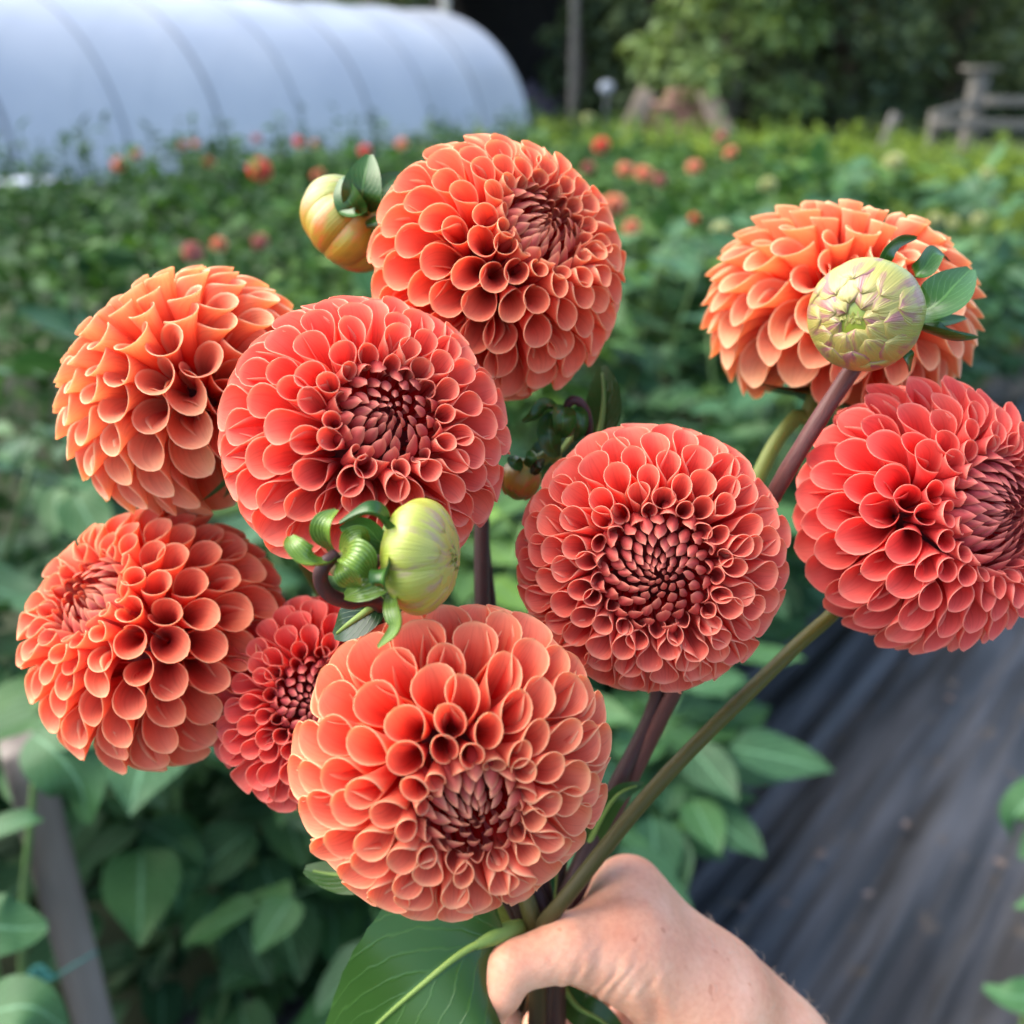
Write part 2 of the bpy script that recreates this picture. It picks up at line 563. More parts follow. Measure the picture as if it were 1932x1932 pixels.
T_ = in_fov()
crop_cloud('crop_foliage', 'dense dark green leafy crop rows in front of the white tunnel', M['dark_field_leaf'], -3, 5.5, 1.9, 5.2, .98, 620, (.07, .13), lambda p: T_(p) & (p[:, 1] > 1.75), 2, 16)
crop_cloud('crop_foliage', 'light green leafy dahlia rows filling the right side of the field', M['light_leaf'], 4.2, 9.5, -.4, 3.0, .80, 600, (.07, .13), T_, 5, 34)
crop_cloud('crop_foliage', 'mixed green leaves of the nearer crop row behind the blooms', M['field_leaf'], .2, 4.4, 1.15, 2.3, 1.0, 800, (.07, .12), lambda p: T_(p) & (p[:, 1] > 1.7), 8, 10)
crop_cloud('crop_foliage', 'bluish green foliage on the far right beyond the path', M['field_leaf'], 4.0, 11, -3.4, -1.25, .85, 260, (.08, .14), T_, 9, 8)
crop_cloud('crop_foliage', 'light green foliage at the far end of the rows', M['light_leaf'], 5.5, 10, 3.0, 6.5, .84, 260, (.08, .14), T_, 12, 22)


# individual plants near the camera
def compound_leaves(mb, r, base, d, L, up, tpl, petiole=True):
    """one leaf: a petiole with a terminal leaflet and pairs of side leaflets"""
    d = nrm(d); side = nrm(np.cross(up, d))
    up = np.cross(d, side)
    if petiole:
        tube(mb, [base, base + d * L * .5 - up * L * .03, base + d * L * .95 - up * L * .12], [.0022, .0017, .0012], 5, 5, False)
    P_, Dv, U_, S_ = [], [], [], []
    for (f, s, sz) in ((.95, 0, .85), (.62, .95, .66), (.62, -.95, .66), (.32, 1.1, .42), (.32, -1.1, .42)):
        if sz < .5 and r.random() < .45: continue
        P_.append(base + d * L * f - up * L * .12 * f)
        Dv.append(d * (1 if s == 0 else .55) + side * s * .8 + r.normal(0, .12, 3) - np.array([0, 0, .15]))
        U_.append(up + r.normal(0, .22, 3))
        S_.append(L * sz)
    V, F, uv = scatter_leaves(np.array(P_), np.array(Dv), np.array(U_), np.array(S_), tpl)
    mb.add(V, F, uv)


def plant_mesh(seed, h, spread, nleaf, leafL):
    r = np.random.default_rng(seed)
    st = MB(); fo = MB()
    tpl = leaf_template(8, 5, .66, .12, .25, 1.0, .72)
    ns = 6
    tips = []
    for i in range(ns):
        an = i / ns * 6.28 + r.uniform(-.3, .3)
        rr = spread * r.uniform(.35, 1)
        tip = np.array([math.cos(an) * rr, math.sin(an) * rr, h * r.uniform(.85, 1.05)])
        mid = tip * [.45, .45, .5] + r.normal(0, .02, 3)
        tube(st, [[0, 0, 0], mid, tip], [.009, .007, .004], 10, 7)
        tips.append((mid, tip))
    for i in range(nleaf):
        mid, tip = tips[i % ns]
        f = r.uniform(0, 1) ** .7
        base = (1 - f) ** 2 * np.zeros(3) + 2 * f * (1 - f) * mid * 1.15 + f * f * tip
        base[2] = max(base[2], .12)
        an = r.uniform(0, 6.28)
        out = np.array([math.cos(an), math.sin(an), r.uniform(-.15, .5)]) + np.array([*nrm(base[:2] + 1e-3), 0]) * .7
        compound_leaves(fo, r, base, out, leafL * r.uniform(.7, 1.15), nrm([r.normal(0, .25), r.normal(0, .25), 1]), tpl)
    return st.mesh('stalks'), fo.mesh('foliage')


near = [  # a, b, height, label
    (-1.85, .75, 1.02, 'broad leaved plant at the far left behind the grey stake'),
    (-1.35, .72, .98, 'leafy plant standing directly behind the grey wooden stake'),
    (-.72, .42, .80, 'broad leaved plant under the lower left blooms, right of the stake'),
    (-.34, .30, .74, 'leafy plant low behind the lowest bloom and the hand'),
    (.10, .26, .70, 'shadowed plant beside the path behind the thick slanting stem'),
    (.55, .26, .76, 'plant with drooping leaves at the near corner of the black fabric'),
    (1.0, .28, .84, 'plant hanging over the fabric edge below the right hand bloom'),
    (1.5, .32, .92, 'dark leafed plant behind the rightmost bloom'),
    (2.1, .36, .98, 'leafy plant at the path edge beyond the rightmost bloom'),
    (2.8, .4, 1.02, 'second last plant along the path edge before the pale rows'),
    (3.5, .4, 1.04, 'last separate plant along the path edge before the pale rows'),
    (-1.5, 1.0, 1.12, 'tall leafy plant beside the left edge behind the side turned bloom'),
    (-.95, .95, 1.06, 'plant behind the side turned orange bloom on the left'),
    (-.4, .92, 1.0, 'bushy plant behind the middle bloom'),
    (.15, .9, .96, 'bushy plant behind the gap between the middle and right blooms'),
    (.7, .9, .98, 'plant seen below the upper bloom, right of the purple hooked bud'),
    (1.3, .9, 1.02, 'plant between the top bloom and the upper right bloom'),
    (2.0, .95, 1.04, 'plant left of the apricot bloom with the bud in front'),
    (2.8, .95, 1.06, 'plant right behind the apricot bloom'),
    (3.6, .95, 1.06, 'farthest plant of the second line before the pale rows'),
    (-.45, .10, .58, 'low plant between the grey stake and the hand, nearest the viewer'),
    (-.15, .08, .58, 'low plant right behind the hand and the big drooping leaf'),
    (.75, -1.28, .62, 'leafy plant poking in at the right edge beside the path'),
    (.18, -1.22, .42, 'low plant at the lower right corner beside the path'),
]
protos = [plant_mesh(s, 1.0, .32, 78, .165) for s in (1, 2, 3, 4)]
for a_, b_ in protos:
    a_.materials.append(M['stem_field'])
for k, (a_, b_) in enumerate(protos):
    b_.materials.append(M['near_leaf'] if k != 3 else M['field_leaf'])
pl0 = []
for i, (a, b, h, lab) in enumerate(near):
    k = i % 4
    root = empty('dahlia_plant', Vector(W(a, b)))
    root.scale = (1, 1, h)
    root.rotation_euler.z = i * 2.1
    tag(root, lab, 'plant', 'plants growing along the path')
    put('stalks', protos[k][0], None, root)
    put('foliage', protos[k][1], None, root)

# ------------------------------------------------------------------ grey wooden stake
m, nd, lk, b = new_mat('weathered_wood')
tc = nd.new('ShaderNodeTexCoord')
mp = nd.new('ShaderNodeMapping'); mp.inputs['Scale'].default_value = (30, 30, 2.2); lk.new(tc.outputs['Object'], mp.inputs[0])
n1 = N(nd, 'ShaderNodeTexNoise', Scale=1.0, Detail=8.0); lk.new(mp.outputs[0], n1.inputs['Vector'])
r1 = ramp(nd, [(.3, (.070, .055, .044)), (.5, (.14, .118, .098)), (.7, (.21, .185, .16))]); lk.new(n1.outputs['Fac'], r1.inputs[0])
lk.new(r1.outputs[0], b.inputs['Base Color']); b.inputs['Roughness'].default_value = .85
bp = N(nd, 'ShaderNodeBump', Strength=.6, Distance=.004); lk.new(n1.outputs['Fac'], bp.inputs['Height']); lk.new(bp.outputs[0], b.inputs['Normal'])
M['wood'] = m
M['pale_wood'] = simple('pale_sawn_wood', (.16, .12, .085), .8, bump=.3, col2=(.21, .165, .12), scale=12)
M['grey_wood'] = simple('grey_rail_wood', (.10, .092, .080), .9, bump=.3, col2=(.15, .14, .12), scale=12)


def plank(mb, p0, p1, wd, th, up=(0, 0, 1), seg=6):
    p0, p1 = np.array(p0, float), np.array(p1, float)
    d = nrm(p1 - p0); s = nrm(np.cross(d, up)); u = np.cross(s, d)
    ring = []
    c = .12
    for (x, y) in ((-1, -1 + c), (-1 + c, -1), (1 - c, -1), (1, -1 + c), (1, 1 - c), (1 - c, 1), (-1 + c, 1), (-1, 1 - c)):
        ring.append(s * x * wd / 2 + u * y * th / 2)
    ring = np.array(ring)
    V = [np.repeat(p0[None], 8, 0)] + [p0 + (p1 - p0) * t + ring * (1 + .03 * math.sin(9 * t)) for t in np.linspace(0, 1, seg)] + [np.repeat(p1[None], 8, 0)]
    mb.add(np.concatenate(V), grid_faces(seg + 2, 8, True))


mb = MB()
sx, sy = -.50, .835
plank(mb, (sx, sy, 0), (sx - .010, sy + .004, .86), .043, .043, (0.85, 0.5, 0), 24)
tag(mb.build('garden_stake', M['wood'], sm=False), 'weathered grey square wooden stake among the leaves', 'stake')
root = empty('dahlia_plant', Vector((sx - .12, sy - .02, 0)))
tag(root, 'plant with broad leaves draped over the top of the grey stake at the left edge', 'plant')
mb = MB()
for tx, ty, dd_ in ((70, 1400, .97), (-40, 1560, .90), (-60, 1750, .85), (-50, 1960, .80)):
    tube(mb, [[0, 0, 0], (P(tx, ty, dd_) - np.array(root.location)) * [.4, .4, .6], P(tx, ty, dd_) - np.array(root.location)], [.006, .005, .003], 12, 7)
mb.build('stalks', M['stem_field'], root)
HAND_LEAVES = [([(60, 1385, .96), (105, 1420, .94), (150, 1480, .94), (165, 1555, .955)], 62, (-.1, .7, .7)),
               ([(70, 1400, .97), (150, 1390, .95), (215, 1400, .95)], 34, (.1, .8, .6)),
               ([(-60, 1590, .90), (0, 1560, .90), (60, 1542, .91), (80, 1545, .92)], 26, (0, .8, .6)),
               ([(-80, 1720, .85), (-20, 1745, .84), (40, 1752, .85), (90, 1748, .86)], 62, (0, .8, .6)),
               ([(-80, 1950, .80), (-10, 1910, .79), (60, 1900, .79), (125, 1940, .80)], 60, (0, .8, .6))]
STAKE_PLANT = root
# turquoise twine near the stake
mb = MB()
M['twine'] = simple('teal_twine', (.01, .10, .085), .7, bump=.4, scale=200)
tube(mb, [P(-40, 1870, 1.0), P(20, 1862, .985), P(48, 1850, .98), P(90, 1850, .98), P(150, 1815, .985), P(185, 1795, 1.0)], [.002, .002, .003, .002, .0012, .0012], 20, 7)
for kk in range(5):
    tube(mb, [P(48, 1850, .98), P(60 + 9 * kk, 1835 - 14 * math.sin(kk), .972), P(78 + 6 * kk, 1862 - 5 * kk, .975), P(60, 1852, .98)], [.0018] * 4, 14, 6)
tag(mb.build('twine', M['twine']), 'teal plastic twine beside the grey stake', 'twine')

# ------------------------------------------------------------------ polytunnel
m, nd, lk, b = new_mat('tunnel_film')
b.inputs['Base Color'].default_value = (.62, .68, .76, 1)
b.inputs['Roughness'].default_value = .28
b.inputs['Specular IOR Level'].default_value = .6
tc = nd.new('ShaderNodeTexCoord')
n1 = N(nd, 'ShaderNodeTexNoise', Scale=.8, Detail=3.0); lk.new(tc.outputs['Object'], n1.inputs['Vector'])
r1 = ramp(nd, [(.3, (.40, .44, .50)), (.7, (.50, .53, .565))]); lk.new(n1.outputs['Fac'], r1.inputs[0]); lk.new(r1.outputs[0], b.inputs['Base Color'])
bp = N(nd, 'ShaderNodeBump', Strength=.3, Distance=.05); lk.new(n1.outputs['Fac'], bp.inputs['Height']); lk.new(bp.outputs[0], b.inputs['Normal'])
tp = nd.new('ShaderNodeBsdfTransparent'); tp.inputs[0].default_value = (.8, .86, .95, 1)
tl = nd.new('ShaderNodeBsdfTranslucent'); tl.inputs[0].default_value = (.6, .67, .76, 1)
ms1 = nd.new('ShaderNodeMixShader'); ms1.inputs[0].default_value = .25
lk.new(b.outputs[0], ms1.inputs[1]); lk.new(tl.outputs[0], ms1.inputs[2])
ms = nd.new('ShaderNodeMixShader'); ms.inputs[0].default_value = .06
lk.new(ms1.outputs[0], ms.inputs[1]); lk.new(tp.outputs[0], ms.inputs[2]); lk.new(ms.outputs[0], nd['Material Output'].inputs['Surface'])
M['film'] = m
M['steel'] = simple('galvanised_hoop', (.16, .17, .19), .5, spec=.5)
TA = nrm(np.array([.555, .832, 0]))            # tunnel axis
TP = np.array([-TA[1], TA[0], 0])             # across, to the far side
T0 = np.array([.35, 20.3, 0])                 # near foot of the far end
TW, TH_, TZ = 5.6, 2.62, .0
TL = 21.0


def hoop_pt(s, t, grow=0.0):
    """s metres from the right end towards the left; t 0..1 over the arch"""
    an = math.pi * t
    x = TW / 2 * (1 - math.copysign(abs(math.cos(an)) ** .92, math.cos(an)))
    z = TH_ * math.sin(an) ** .85
    c = np.array([TW / 2, 0])
    v = np.array([x, z]) - [TW / 2, 0]
    v = v * (1 + grow)
    return T0 - TA * s + TP * (TW / 2 + v[0]) + np.array([0, 0, v[1]])


tun = empty('polytunnel', Vector(T0))
tag(tun, 'long white plastic covered tunnel greenhouse behind the field', 'greenhouse')
ns, ntt = 120, 48
Vt = []
sp_ = 1.5
for i in range(ns):
    s = TL * i / (ns - 1)
    sag = -.010 * abs(math.sin(math.pi * s / sp_)) ** .7
    for j in range(ntt):
        Vt.append(hoop_pt(s, j / (ntt - 1), .012 + sag))
co = put('cover', mesh_from('cover', Vt, grid_faces(ns, ntt)), M['film'])
adopt(co, tun)
for k in range(int(TL / sp_) + 1):
    mb = MB()
    tube(mb, [hoop_pt(k * sp_ + .01, t) for t in np.linspace(0, 1, 25)], [.04] * 25, 48, 8)
    adopt(mb.build('hoop', M['steel']), tun)
mb = MB()
plank(mb, T0 - TP * .03 + [0, 0, .18], T0 - TP * .03 - TA * TL + [0, 0, .18], .04, .3, seg=8)
adopt(mb.build('baseboard', M['grey_wood'], sm=False), tun)
mb = MB()
V = []
for t in np.linspace(0, 1, 40):
    p = hoop_pt(.0, t); V += [p, np.array([p[0], p[1], 0.0])]
mb.add(V, [[2 * i, 2 * i + 2, 2 * i + 3, 2 * i + 1] for i in range(39)])
adopt(mb.build('end_wall', M['film']), tun)
# a low bench board by the near end
mb = MB()
c0 = P(-60, 352, 9.0); c1 = P(112, 340, 9.6)
plank(mb, c0, c1, .5, .05)
for q in (c0 * .9 + c1 * .1, c0 * .1 + c1 * .9):
    plank(mb, [q[0], q[1], 0], [q[0], q[1], q[2] - .03], .08, .08, (1, 0, 0))
M['white_board'] = simple('white_board', (.42, .45, .50), .5, col2=(.34, .37, .42))
tag(mb.build('work_table', M['white_board'], sm=False), 'pale table board standing below the near side of the tunnel', 'table')

# ------------------------------------------------------------------ barn, timber, fence, trees
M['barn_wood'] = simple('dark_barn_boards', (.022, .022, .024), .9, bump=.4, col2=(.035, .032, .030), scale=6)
M['white_post'] = simple('pale_painted_post', (.50, .48, .42), .7, col2=(.42, .40, .34))
bn = empty('barn', (0, 30, 0))
tag(bn, 'dark open fronted barn right of the tunnel end', 'barn')
DB = 27.0


def at_depth(px, D_, z=0.0):
    p = P(px, 150, D_)
    return np.array([p[0], p[1], z])


xl, xr = at_depth(840, DB)[0], at_depth(1420, DB)[0]
yb = DB * math.cos(PITCH) + 1.5
mb = MB(); mb.box(((xl + xr) / 2, yb + 5, 2.2), (xr - xl, .15, 4.4)); mb.box((xr, yb + 2.5, 2.2), (.15, 4.85, 4.4)); mb.box((xl - .0, yb + 2.6, 2.2), (.15, 4.6, 4.4))
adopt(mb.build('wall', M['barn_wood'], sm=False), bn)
mb = MB()
for k in range(30):
    x = xl - .5 + (xr - xl + 1) * (k + .5) / 30
    mb.box((x, yb + 2.2, 4.9 + .002 * k), ((xr - xl + 1) / 30 * 1.02, 6.4, .06), Matrix.Rotation(R_(-12), 3, 'X'))
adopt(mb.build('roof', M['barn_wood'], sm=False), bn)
for px in (858, 1068, 1240):
    x = at_depth(px, DB)[0]
    mb = MB(); plank(mb, (x, yb - .2, 0), (x, yb - .2, 4.25), .2, .2, (1, 0, 0))
    adopt(mb.build('post', M['white_post'] if px == 858 else M['grey_wood'], sm=False), bn)
mb = MB(); mb.box(((xl + xr) / 2, yb - .2, 4.35), (xr - xl, .18, .2)); adopt(mb.build('beam', M['barn_wood'], sm=False), bn)

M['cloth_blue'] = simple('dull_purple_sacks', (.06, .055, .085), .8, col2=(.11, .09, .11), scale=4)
mb = MB()
for k in range(7):
    c = at_depth(975 + k * 14, DB - 1, .35 + .3 * (k % 3))
    u, v = np.meshgrid(np.linspace(0, np.pi, 9), np.linspace(0, 2 * np.pi, 12, endpoint=False), indexing='ij')
    S = np.column_stack([(np.sin(u) * np.cos(v)).ravel() * .35, (np.sin(u) * np.sin(v)).ravel() * .3, (np.cos(u)).ravel() * .35])
    S *= (1 + .15 * np.sin(S[:, :1] * 14 + k))
    mb.add(S + c, grid_faces(9, 12, True))
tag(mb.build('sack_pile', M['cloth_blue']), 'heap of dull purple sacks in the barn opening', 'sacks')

# sawhorse-like timber frame
for (x0, y0, x1, y1, lab) in ((1165, 262, 1222, 172, 'pale plank leaning up to the right beside the firewood heap'),
                              (1385, 262, 1330, 172, 'pale plank leaning up to the left beyond the firewood heap')):
    p0, p1 = P(x0, y0 + 30, 20), P(x1, y1, 20)
    dd = p1 - p0; p0 = p0 - dd * (p0[2] / dd[2])
    mb = MB(); plank(mb, p0, p1, .36, .12, (0, 1, 0))
    tag(mb.build('timber_plank', M['pale_wood'], sm=False), lab, 'plank', 'planks leaning by the trees')
M['firewood'] = simple('split_firewood', (.20, .10, .075), .9, bump=.4, col2=(.30, .17, .13), scale=5)
mb = MB()
for k in range(46):
    lay = k // 10
    c = at_depth(1215 + (k % 10 + .5 * (lay % 2)) * 15, 20.6, .12 + lay * .24)
    if lay >= 4: c[0] += .6
    tube(mb, [c + [0, -.3, 0], c + [0, .3, .01]], [.12 + .015 * math.sin(k * 2.3)] * 2, 3, 9)
tag(mb.build('firewood_heap', M['firewood']), 'reddish brown heap of stacked firewood between two leaning planks', 'firewood')
# round white lamp-like dish
mb = MB()
u, v = np.meshgrid(np.linspace(0, 1, 6), np.linspace(0, 2 * np.pi, 20, endpoint=False), indexing='ij')
c = P(1145, 165, 22)
S = np.column_stack([(u * np.cos(v)).ravel() * .17, (-.05 * (1 - u ** 2)).ravel(), (u * np.sin(v)).ravel() * .13])
mb.add(S + c, grid_faces(6, 20, True))
mb.add(S * [1, -.6, 1] + c, grid_faces(6, 20, True))
tube(mb, [[c[0], c[1] + .05, 0], [c[0], c[1] + .05, c[2]]], [.008, .008], 3, 8)
tag(mb.build('round_sign', M['white_board']), 'small round white disc on a thin post in front of the barn', 'sign')

fz = empty('rail_fence', Vector(at_depth(1850, 17)))
tag(fz, 'grey wooden rail fence with a tall thick post at the right', 'fence')
for px, py, wd in ((1852, 128, .26), (1765, 210, .14), (1975, 195, .2)):
    p = P(px, py, 17)
    mb = MB(); plank(mb, (p[0], p[1], 0), p, wd, wd, (1, 0, 0)); adopt(mb.build('post', M['grey_wood'], sm=False), fz)
for (x0, y0, x1, y1) in ((1760, 232, 2010, 236), (1856, 190, 2010, 192), (1760, 218, 1850, 192)):
    mb = MB(); plank(mb, P(x0, y0, 16.84), P(x1, y1, 16.84), .05, .14, (0, 0, 1)); adopt(mb.build('rail', M['grey_wood'], sm=False), fz)
mb = MB(); p = P(1850, 132, 17); mb.box(p + [0, 0, .02], (.55, .4, .07)); adopt(mb.build('post_cap', M['grey_wood'], sm=False), fz)
mb = MB(); p0, p1 = P(1655, 262, 16), P(1690, 215, 16); p0[2] = 0; plank(mb, p0, p1, .14, .1, (0, 1, 0))
tag(mb.build('leaning_post', M['grey_wood'], sm=False), 'thin grey post leaning left of the rail fence', 'post')


def tree(px, D_, h, cr, mat, label, seed, dens=2600, low=.03, ls=(.18, .40)):
    r = np.random.default_rng(seed)
    p = at_depth(px, D_)
    root = empty('tree', Vector(p)); tag(root, label, 'tree', 'trees behind the field')
    tk = MB()
    tube(tk, [[0, 0, 0], [.1, 0, h * .3], [-.05, .1, h * .6], [0, 0, h * .9]], [.26, .2, .13, .04], 16, 10)
    cl = []
    for k in range(26):
        an, zz = r.uniform(0, 6.28), r.uniform(low, .95)
        rad = cr * (1 - (2 * zz - .9) ** 2 * .5) * r.uniform(.45, .85)
        e = np.array([math.cos(an) * rad, math.sin(an) * rad, h * zz])
        tube(tk, [[0, 0, h * zz * .6], e * [.5, .5, .85], e], [.08, .05, .02], 6, 6)
        cl.append((e, cr * r.uniform(.28, .50)))
    adopt_l = tk.build('trunk', M['bark'], root)
    mb = MB()
    for e, rr in cl:
        k = dens // 26
        v = nrm(r.normal(0, 1, (k, 3))) * (r.random((k, 1)) ** .4) * rr * [1, 1, .8]
        nn = len(v)
        V, F, uv = scatter_leaves(e + v, rand_dirs(nn, -.8, .3, r), ups_for(nn, .6, r), r.uniform(*ls, nn), leaf_template(3, 3, .6))
        mb.add(V, F, uv)
    mb.build('crown', mat, root)


tree(1085, 25.5, 6, .8, M['tree_leaf'], 'slim tree beside the barn opening', 21, 2200)
tree(1215, 25, 7, 1.7, M['tree_leaf'], 'dark bushy tree in front of the barn', 22, 3600)
tree(1370, 21.5, 6, 2.0, M['tree_leaf_light'], 'lighter green tree above the leaning planks', 23, 4200, .16)
tree(1600, 24, 7, 2.6, M['tree_leaf'], 'large dark green tree right of the light green tree', 24, 5200, .05)
tree(1800, 27, 8, 2.8, M['tree_leaf'], 'dark tree behind the thick fence post', 25, 5200, .05)
tree(1990, 24, 7, 2.4, M['tree_leaf'], 'dark tree at the right edge behind the fence rails', 26, 4200, .05)
tree(1480, 28, 8, 2.8, M['tree_leaf'], 'dark tree in the gap behind the light green tree', 27, 5200, .05)
tree(1290, 29, 8, 2.4, M['tree_leaf'], 'tree rising behind the firewood heap', 28, 3800, .05)
tree(700, 30, 8, 3.2, M['tree_leaf'], 'tree behind the roof ridge of the tunnel', 29, 3800, .1)
# wood behind everything
r = np.random.default_rng(99)
mb = MB()
nn = 42000
x = r.uniform(-26, 40, nn); y = 36 + r.uniform(0, 5, nn) + 2 * np.sin(x * .4)
hh = 7 + 2 * np.sin(x * .7) + np.sin(x * 1.9)
V, F, uv = scatter_leaves(np.column_stack([x, y, r.random(nn) * hh]), rand_dirs(nn, -.8, .3, r), ups_for(nn, .7, r), r.uniform(.4, .8, nn), leaf_template(3, 3, .7))
mb.add(V, F, uv)
tag(mb.build('far_wood', M['tree_leaf']), 'dark mass of woodland closing the view behind the barn', kind='stuff')
#BLOOMS

# ------------------------------------------------------------------ the dahlia heads
GOLD = R_(137.50776)
KEY = np.array([0, 10, 19, 27, 34, 46, 64, 90, 150.])
PR = {  # per polar angle: spacing, tip bend, base bend, length, roll, opening start, radius factor, surface radius, dusk
    's':    [.036, .074, .110, .146, .180, .213, .250, .280, .300],
    'bt':   [-40, -74, -68, -28, 0, 7, 9, 12, 22],
    'bb':   [30, 24, 14, 4, -3, -6, -9, -12, -16],
    'L':    [.14, .24, .34, .50, .62, .68, .72, .76, .80],
    'roll': [.46, .46, .54, .98, 1.02, 1.02, 1.01, 1.0, .95],
    'uo':   [.30, .34, .45, .84, .79, .68, .55, .44, .38],
    'kr':   [.92, .88, .74, .43, .43, .455, .485, .515, .56],
    'rs':   [.80, .815, .85, .93, .985, 1.0, 1.0, 1.0, .98],
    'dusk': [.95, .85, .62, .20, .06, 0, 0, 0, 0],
}


def petal_geo(R, th, ph, q, eye, r, nu, nv, point, openf, thick):
    """one floret rolled from a flat blade. Returns V, F, attrs, uv, apparent size and where it sits"""
    td = math.degrees(th) / eye if math.degrees(th) < 46 * eye else 46 + (math.degrees(th) - 46 * eye) * (104 / (150 - 46 * eye))
    g_ = {k: float(np.interp(td, KEY, v)) for k, v in PR.items()}
    s = g_['s'] * R * (r.uniform(.93, 1.08))
    bt, bb = R_(g_['bt'] + r.normal(0, 5)), R_(g_['bb'] + r.normal(0, 2))
    L = g_['L'] * R * r.uniform(.96, 1.03)
    odd = (r.random() < .07) and td > 30
    if odd: bt += R_(r.normal(0, 14))
    ph = ph + r.normal(0, .035) * g_['s'] / max(math.sin(th), .2)
    hood = float(smooth(29, 20, td))
    roll = g_['roll'] * (r.uniform(.72, .9) if odd else 1) * 2 * math.pi * (1 - .10 * openf * (1 - hood)) * r.uniform(.96, 1.03)
    uo = np.clip(g_['uo'] - .10 * openf * (1 - hood) + r.normal(0, .03), .25, .9)
    rt = s * g_['kr'] * r.uniform(.95, 1.06)
    n1 = max(4, nu // 3)
    wq = np.linspace(0, 1, nu - n1)
    u = np.concatenate([np.linspace(0, uo, n1, endpoint=False), uo + (1 - uo) * (np.sin(wq * math.pi / 2) * .85 + wq * .15)])
    # centre line in the (rho, z) plane
    al = th + bb + (bt - bb) * smooth(.15 - .1 * hood, 1.0 - .15 * hood, u)
    uf = np.linspace(0, 1, 60)
    alf = th + bb + (bt - bb) * smooth(.15 - .1 * hood, 1.0 - .15 * hood, uf)
    cx = np.concatenate([[0], np.cumsum(np.sin((alf[1:] + alf[:-1]) / 2))]) * L / 59
    cz = np.concatenate([[0], np.cumsum(np.cos((alf[1:] + alf[:-1]) / 2))]) * L / 59
    rs = g_['rs'] * R * r.uniform(.98, 1.02)
    S = np.array([rs * math.sin(th), rs * q * math.cos(th)])
    # the rolled tube's middle, not its back, should sit at the packing point
    off = rt * .55 * (1 - hood)
    S = S + off * np.array([math.cos(th), -math.sin(th)])
    cxu = np.interp(u, uf, cx) - cx[-1] + S[0]
    czu = np.interp(u, uf, cz) - cz[-1] + S[1]
    rad = rt * (.13 + .87 * u ** 1.12) * (1 + .05 * u ** 8)
    if hood > 0: rad = rad * (1 - hood * .30 * u ** 2)
    pp = 2.1 - .4 * point
    qq = .52 + .26 * point + .42 * hood
    t = np.clip((u - uo) / (1 - uo), 0, 1)
    Phi = roll * (1 - t ** pp) ** qq
    Phi = np.maximum(Phi, .04)
    v = np.linspace(-1, 1, nv)
    phi = v[None, :] * Phi[:, None] / 2
    # heart shaped notch where the margins meet, and a slight keel
    notch = max(0, r.uniform(-.25, .24)) * (1 - hood) * float(smooth(95, 60, td))
    keel = .03 + .08 * point + .45 * hood
    sx = np.sin(phi); cy = 1 - np.cos(phi)
    full = np.clip(Phi / (2 * math.pi), 0, 1)[:, None]
    cy = cy - notch * np.abs(v[None, :]) ** 5 * full ** 2 * 1.2
    cy = cy - keel * np.exp(-(phi / (.30 + .25 * hood)) ** 2) * smooth(.3, 1, u)[:, None] * .5
    # undulating edge
    wv = .025 * np.sin(v[None, :] * 3 * r.uniform(.6, 1.4) + r.uniform(0, 6)) * smooth(.5, 1, u)[:, None]
    rr = rad[:, None] * (1 + wv)
    ov = 1 + r.uniform(-.13, .13)
    lx = rr * sx * ov
    ln = rr * cy / ov
    # twist and side lean
    tw = r.normal(0, .10) + .10 * hood
    lean = r.normal(0, .05) * L
    lx = lx + lean * (u ** 2)[:, None]
    a2 = tw * u[:, None]
    lx, ln = lx * np.cos(a2) - (ln - rr) * np.sin(a2), (ln - rr) * np.cos(a2) + lx * np.sin(a2) + rr
    # lip curls outwards slightly at the tip
    back = .10 * rt * smooth(.8, 1.0, u)[:, None]
    ln = ln - back * (1 - hood)
    rho = cxu[:, None] - ln * np.cos(al)[:, None]
    zz = czu[:, None] + ln * np.sin(al)[:, None]
    cp, sp = math.cos(ph), math.sin(ph)
    Vi = np.stack([rho * cp - lx * sp, rho * sp + lx * cp, zz], -1)
    # thickness: offset against the normal of the grid
    du = np.gradient(Vi, axis=0); dv = np.gradient(Vi, axis=1)
    nn = nrm(np.cross(du, dv))
    edge = np.maximum(np.abs(v)[None, :] ** 6, smooth(.9, 1.0, u)[:, None])
    th_ = thick * (1 - .45 * edge)
    Vo = Vi + nn * th_[..., None] * SIGN
    k = nu * nv
    V = np.concatenate([Vi.reshape(-1, 3), Vo.reshape(-1, 3)])
    f1 = grid_faces(nu, nv)
    i0 = np.arange(nv - 1)
    top = (nu - 1) * nv + i0
    rimF = np.stack([top, top + 1, top + 1 + k, top + k], -1)
    jl = np.arange(nu - 1) * nv
    lF = np.stack([jl, jl + k, jl + nv + k, jl + nv], -1)
    rF = np.stack([jl + nv - 1, jl + 2 * nv - 1, jl + 2 * nv - 1 + k, jl + nv - 1 + k], -1)
    F = np.concatenate([f1[:, ::-1], f1 + k, rimF, lF, rF])
    along = np.repeat(u, nv)
    # distance from the free margin
    hw = rad * Phi / 2
    dm = np.minimum((1 - np.abs(v))[None, :] * hw[:, None] + 1e-6, np.inf)
    dm = np.minimum(dm, ((1 - u) * L * .9)[:, None] + rad[:, None] * .0)
    rim = np.exp(-(dm / (.040 * R * .5)) ** 2) * smooth(uo - .25, uo + .05, u)[:, None]
    rim = rim.ravel() * (1 - .55 * hood)
    tone = r.random()
    dusk = np.clip(g_['dusk'] * (1 - .35 * along ** 3), 0, 1)
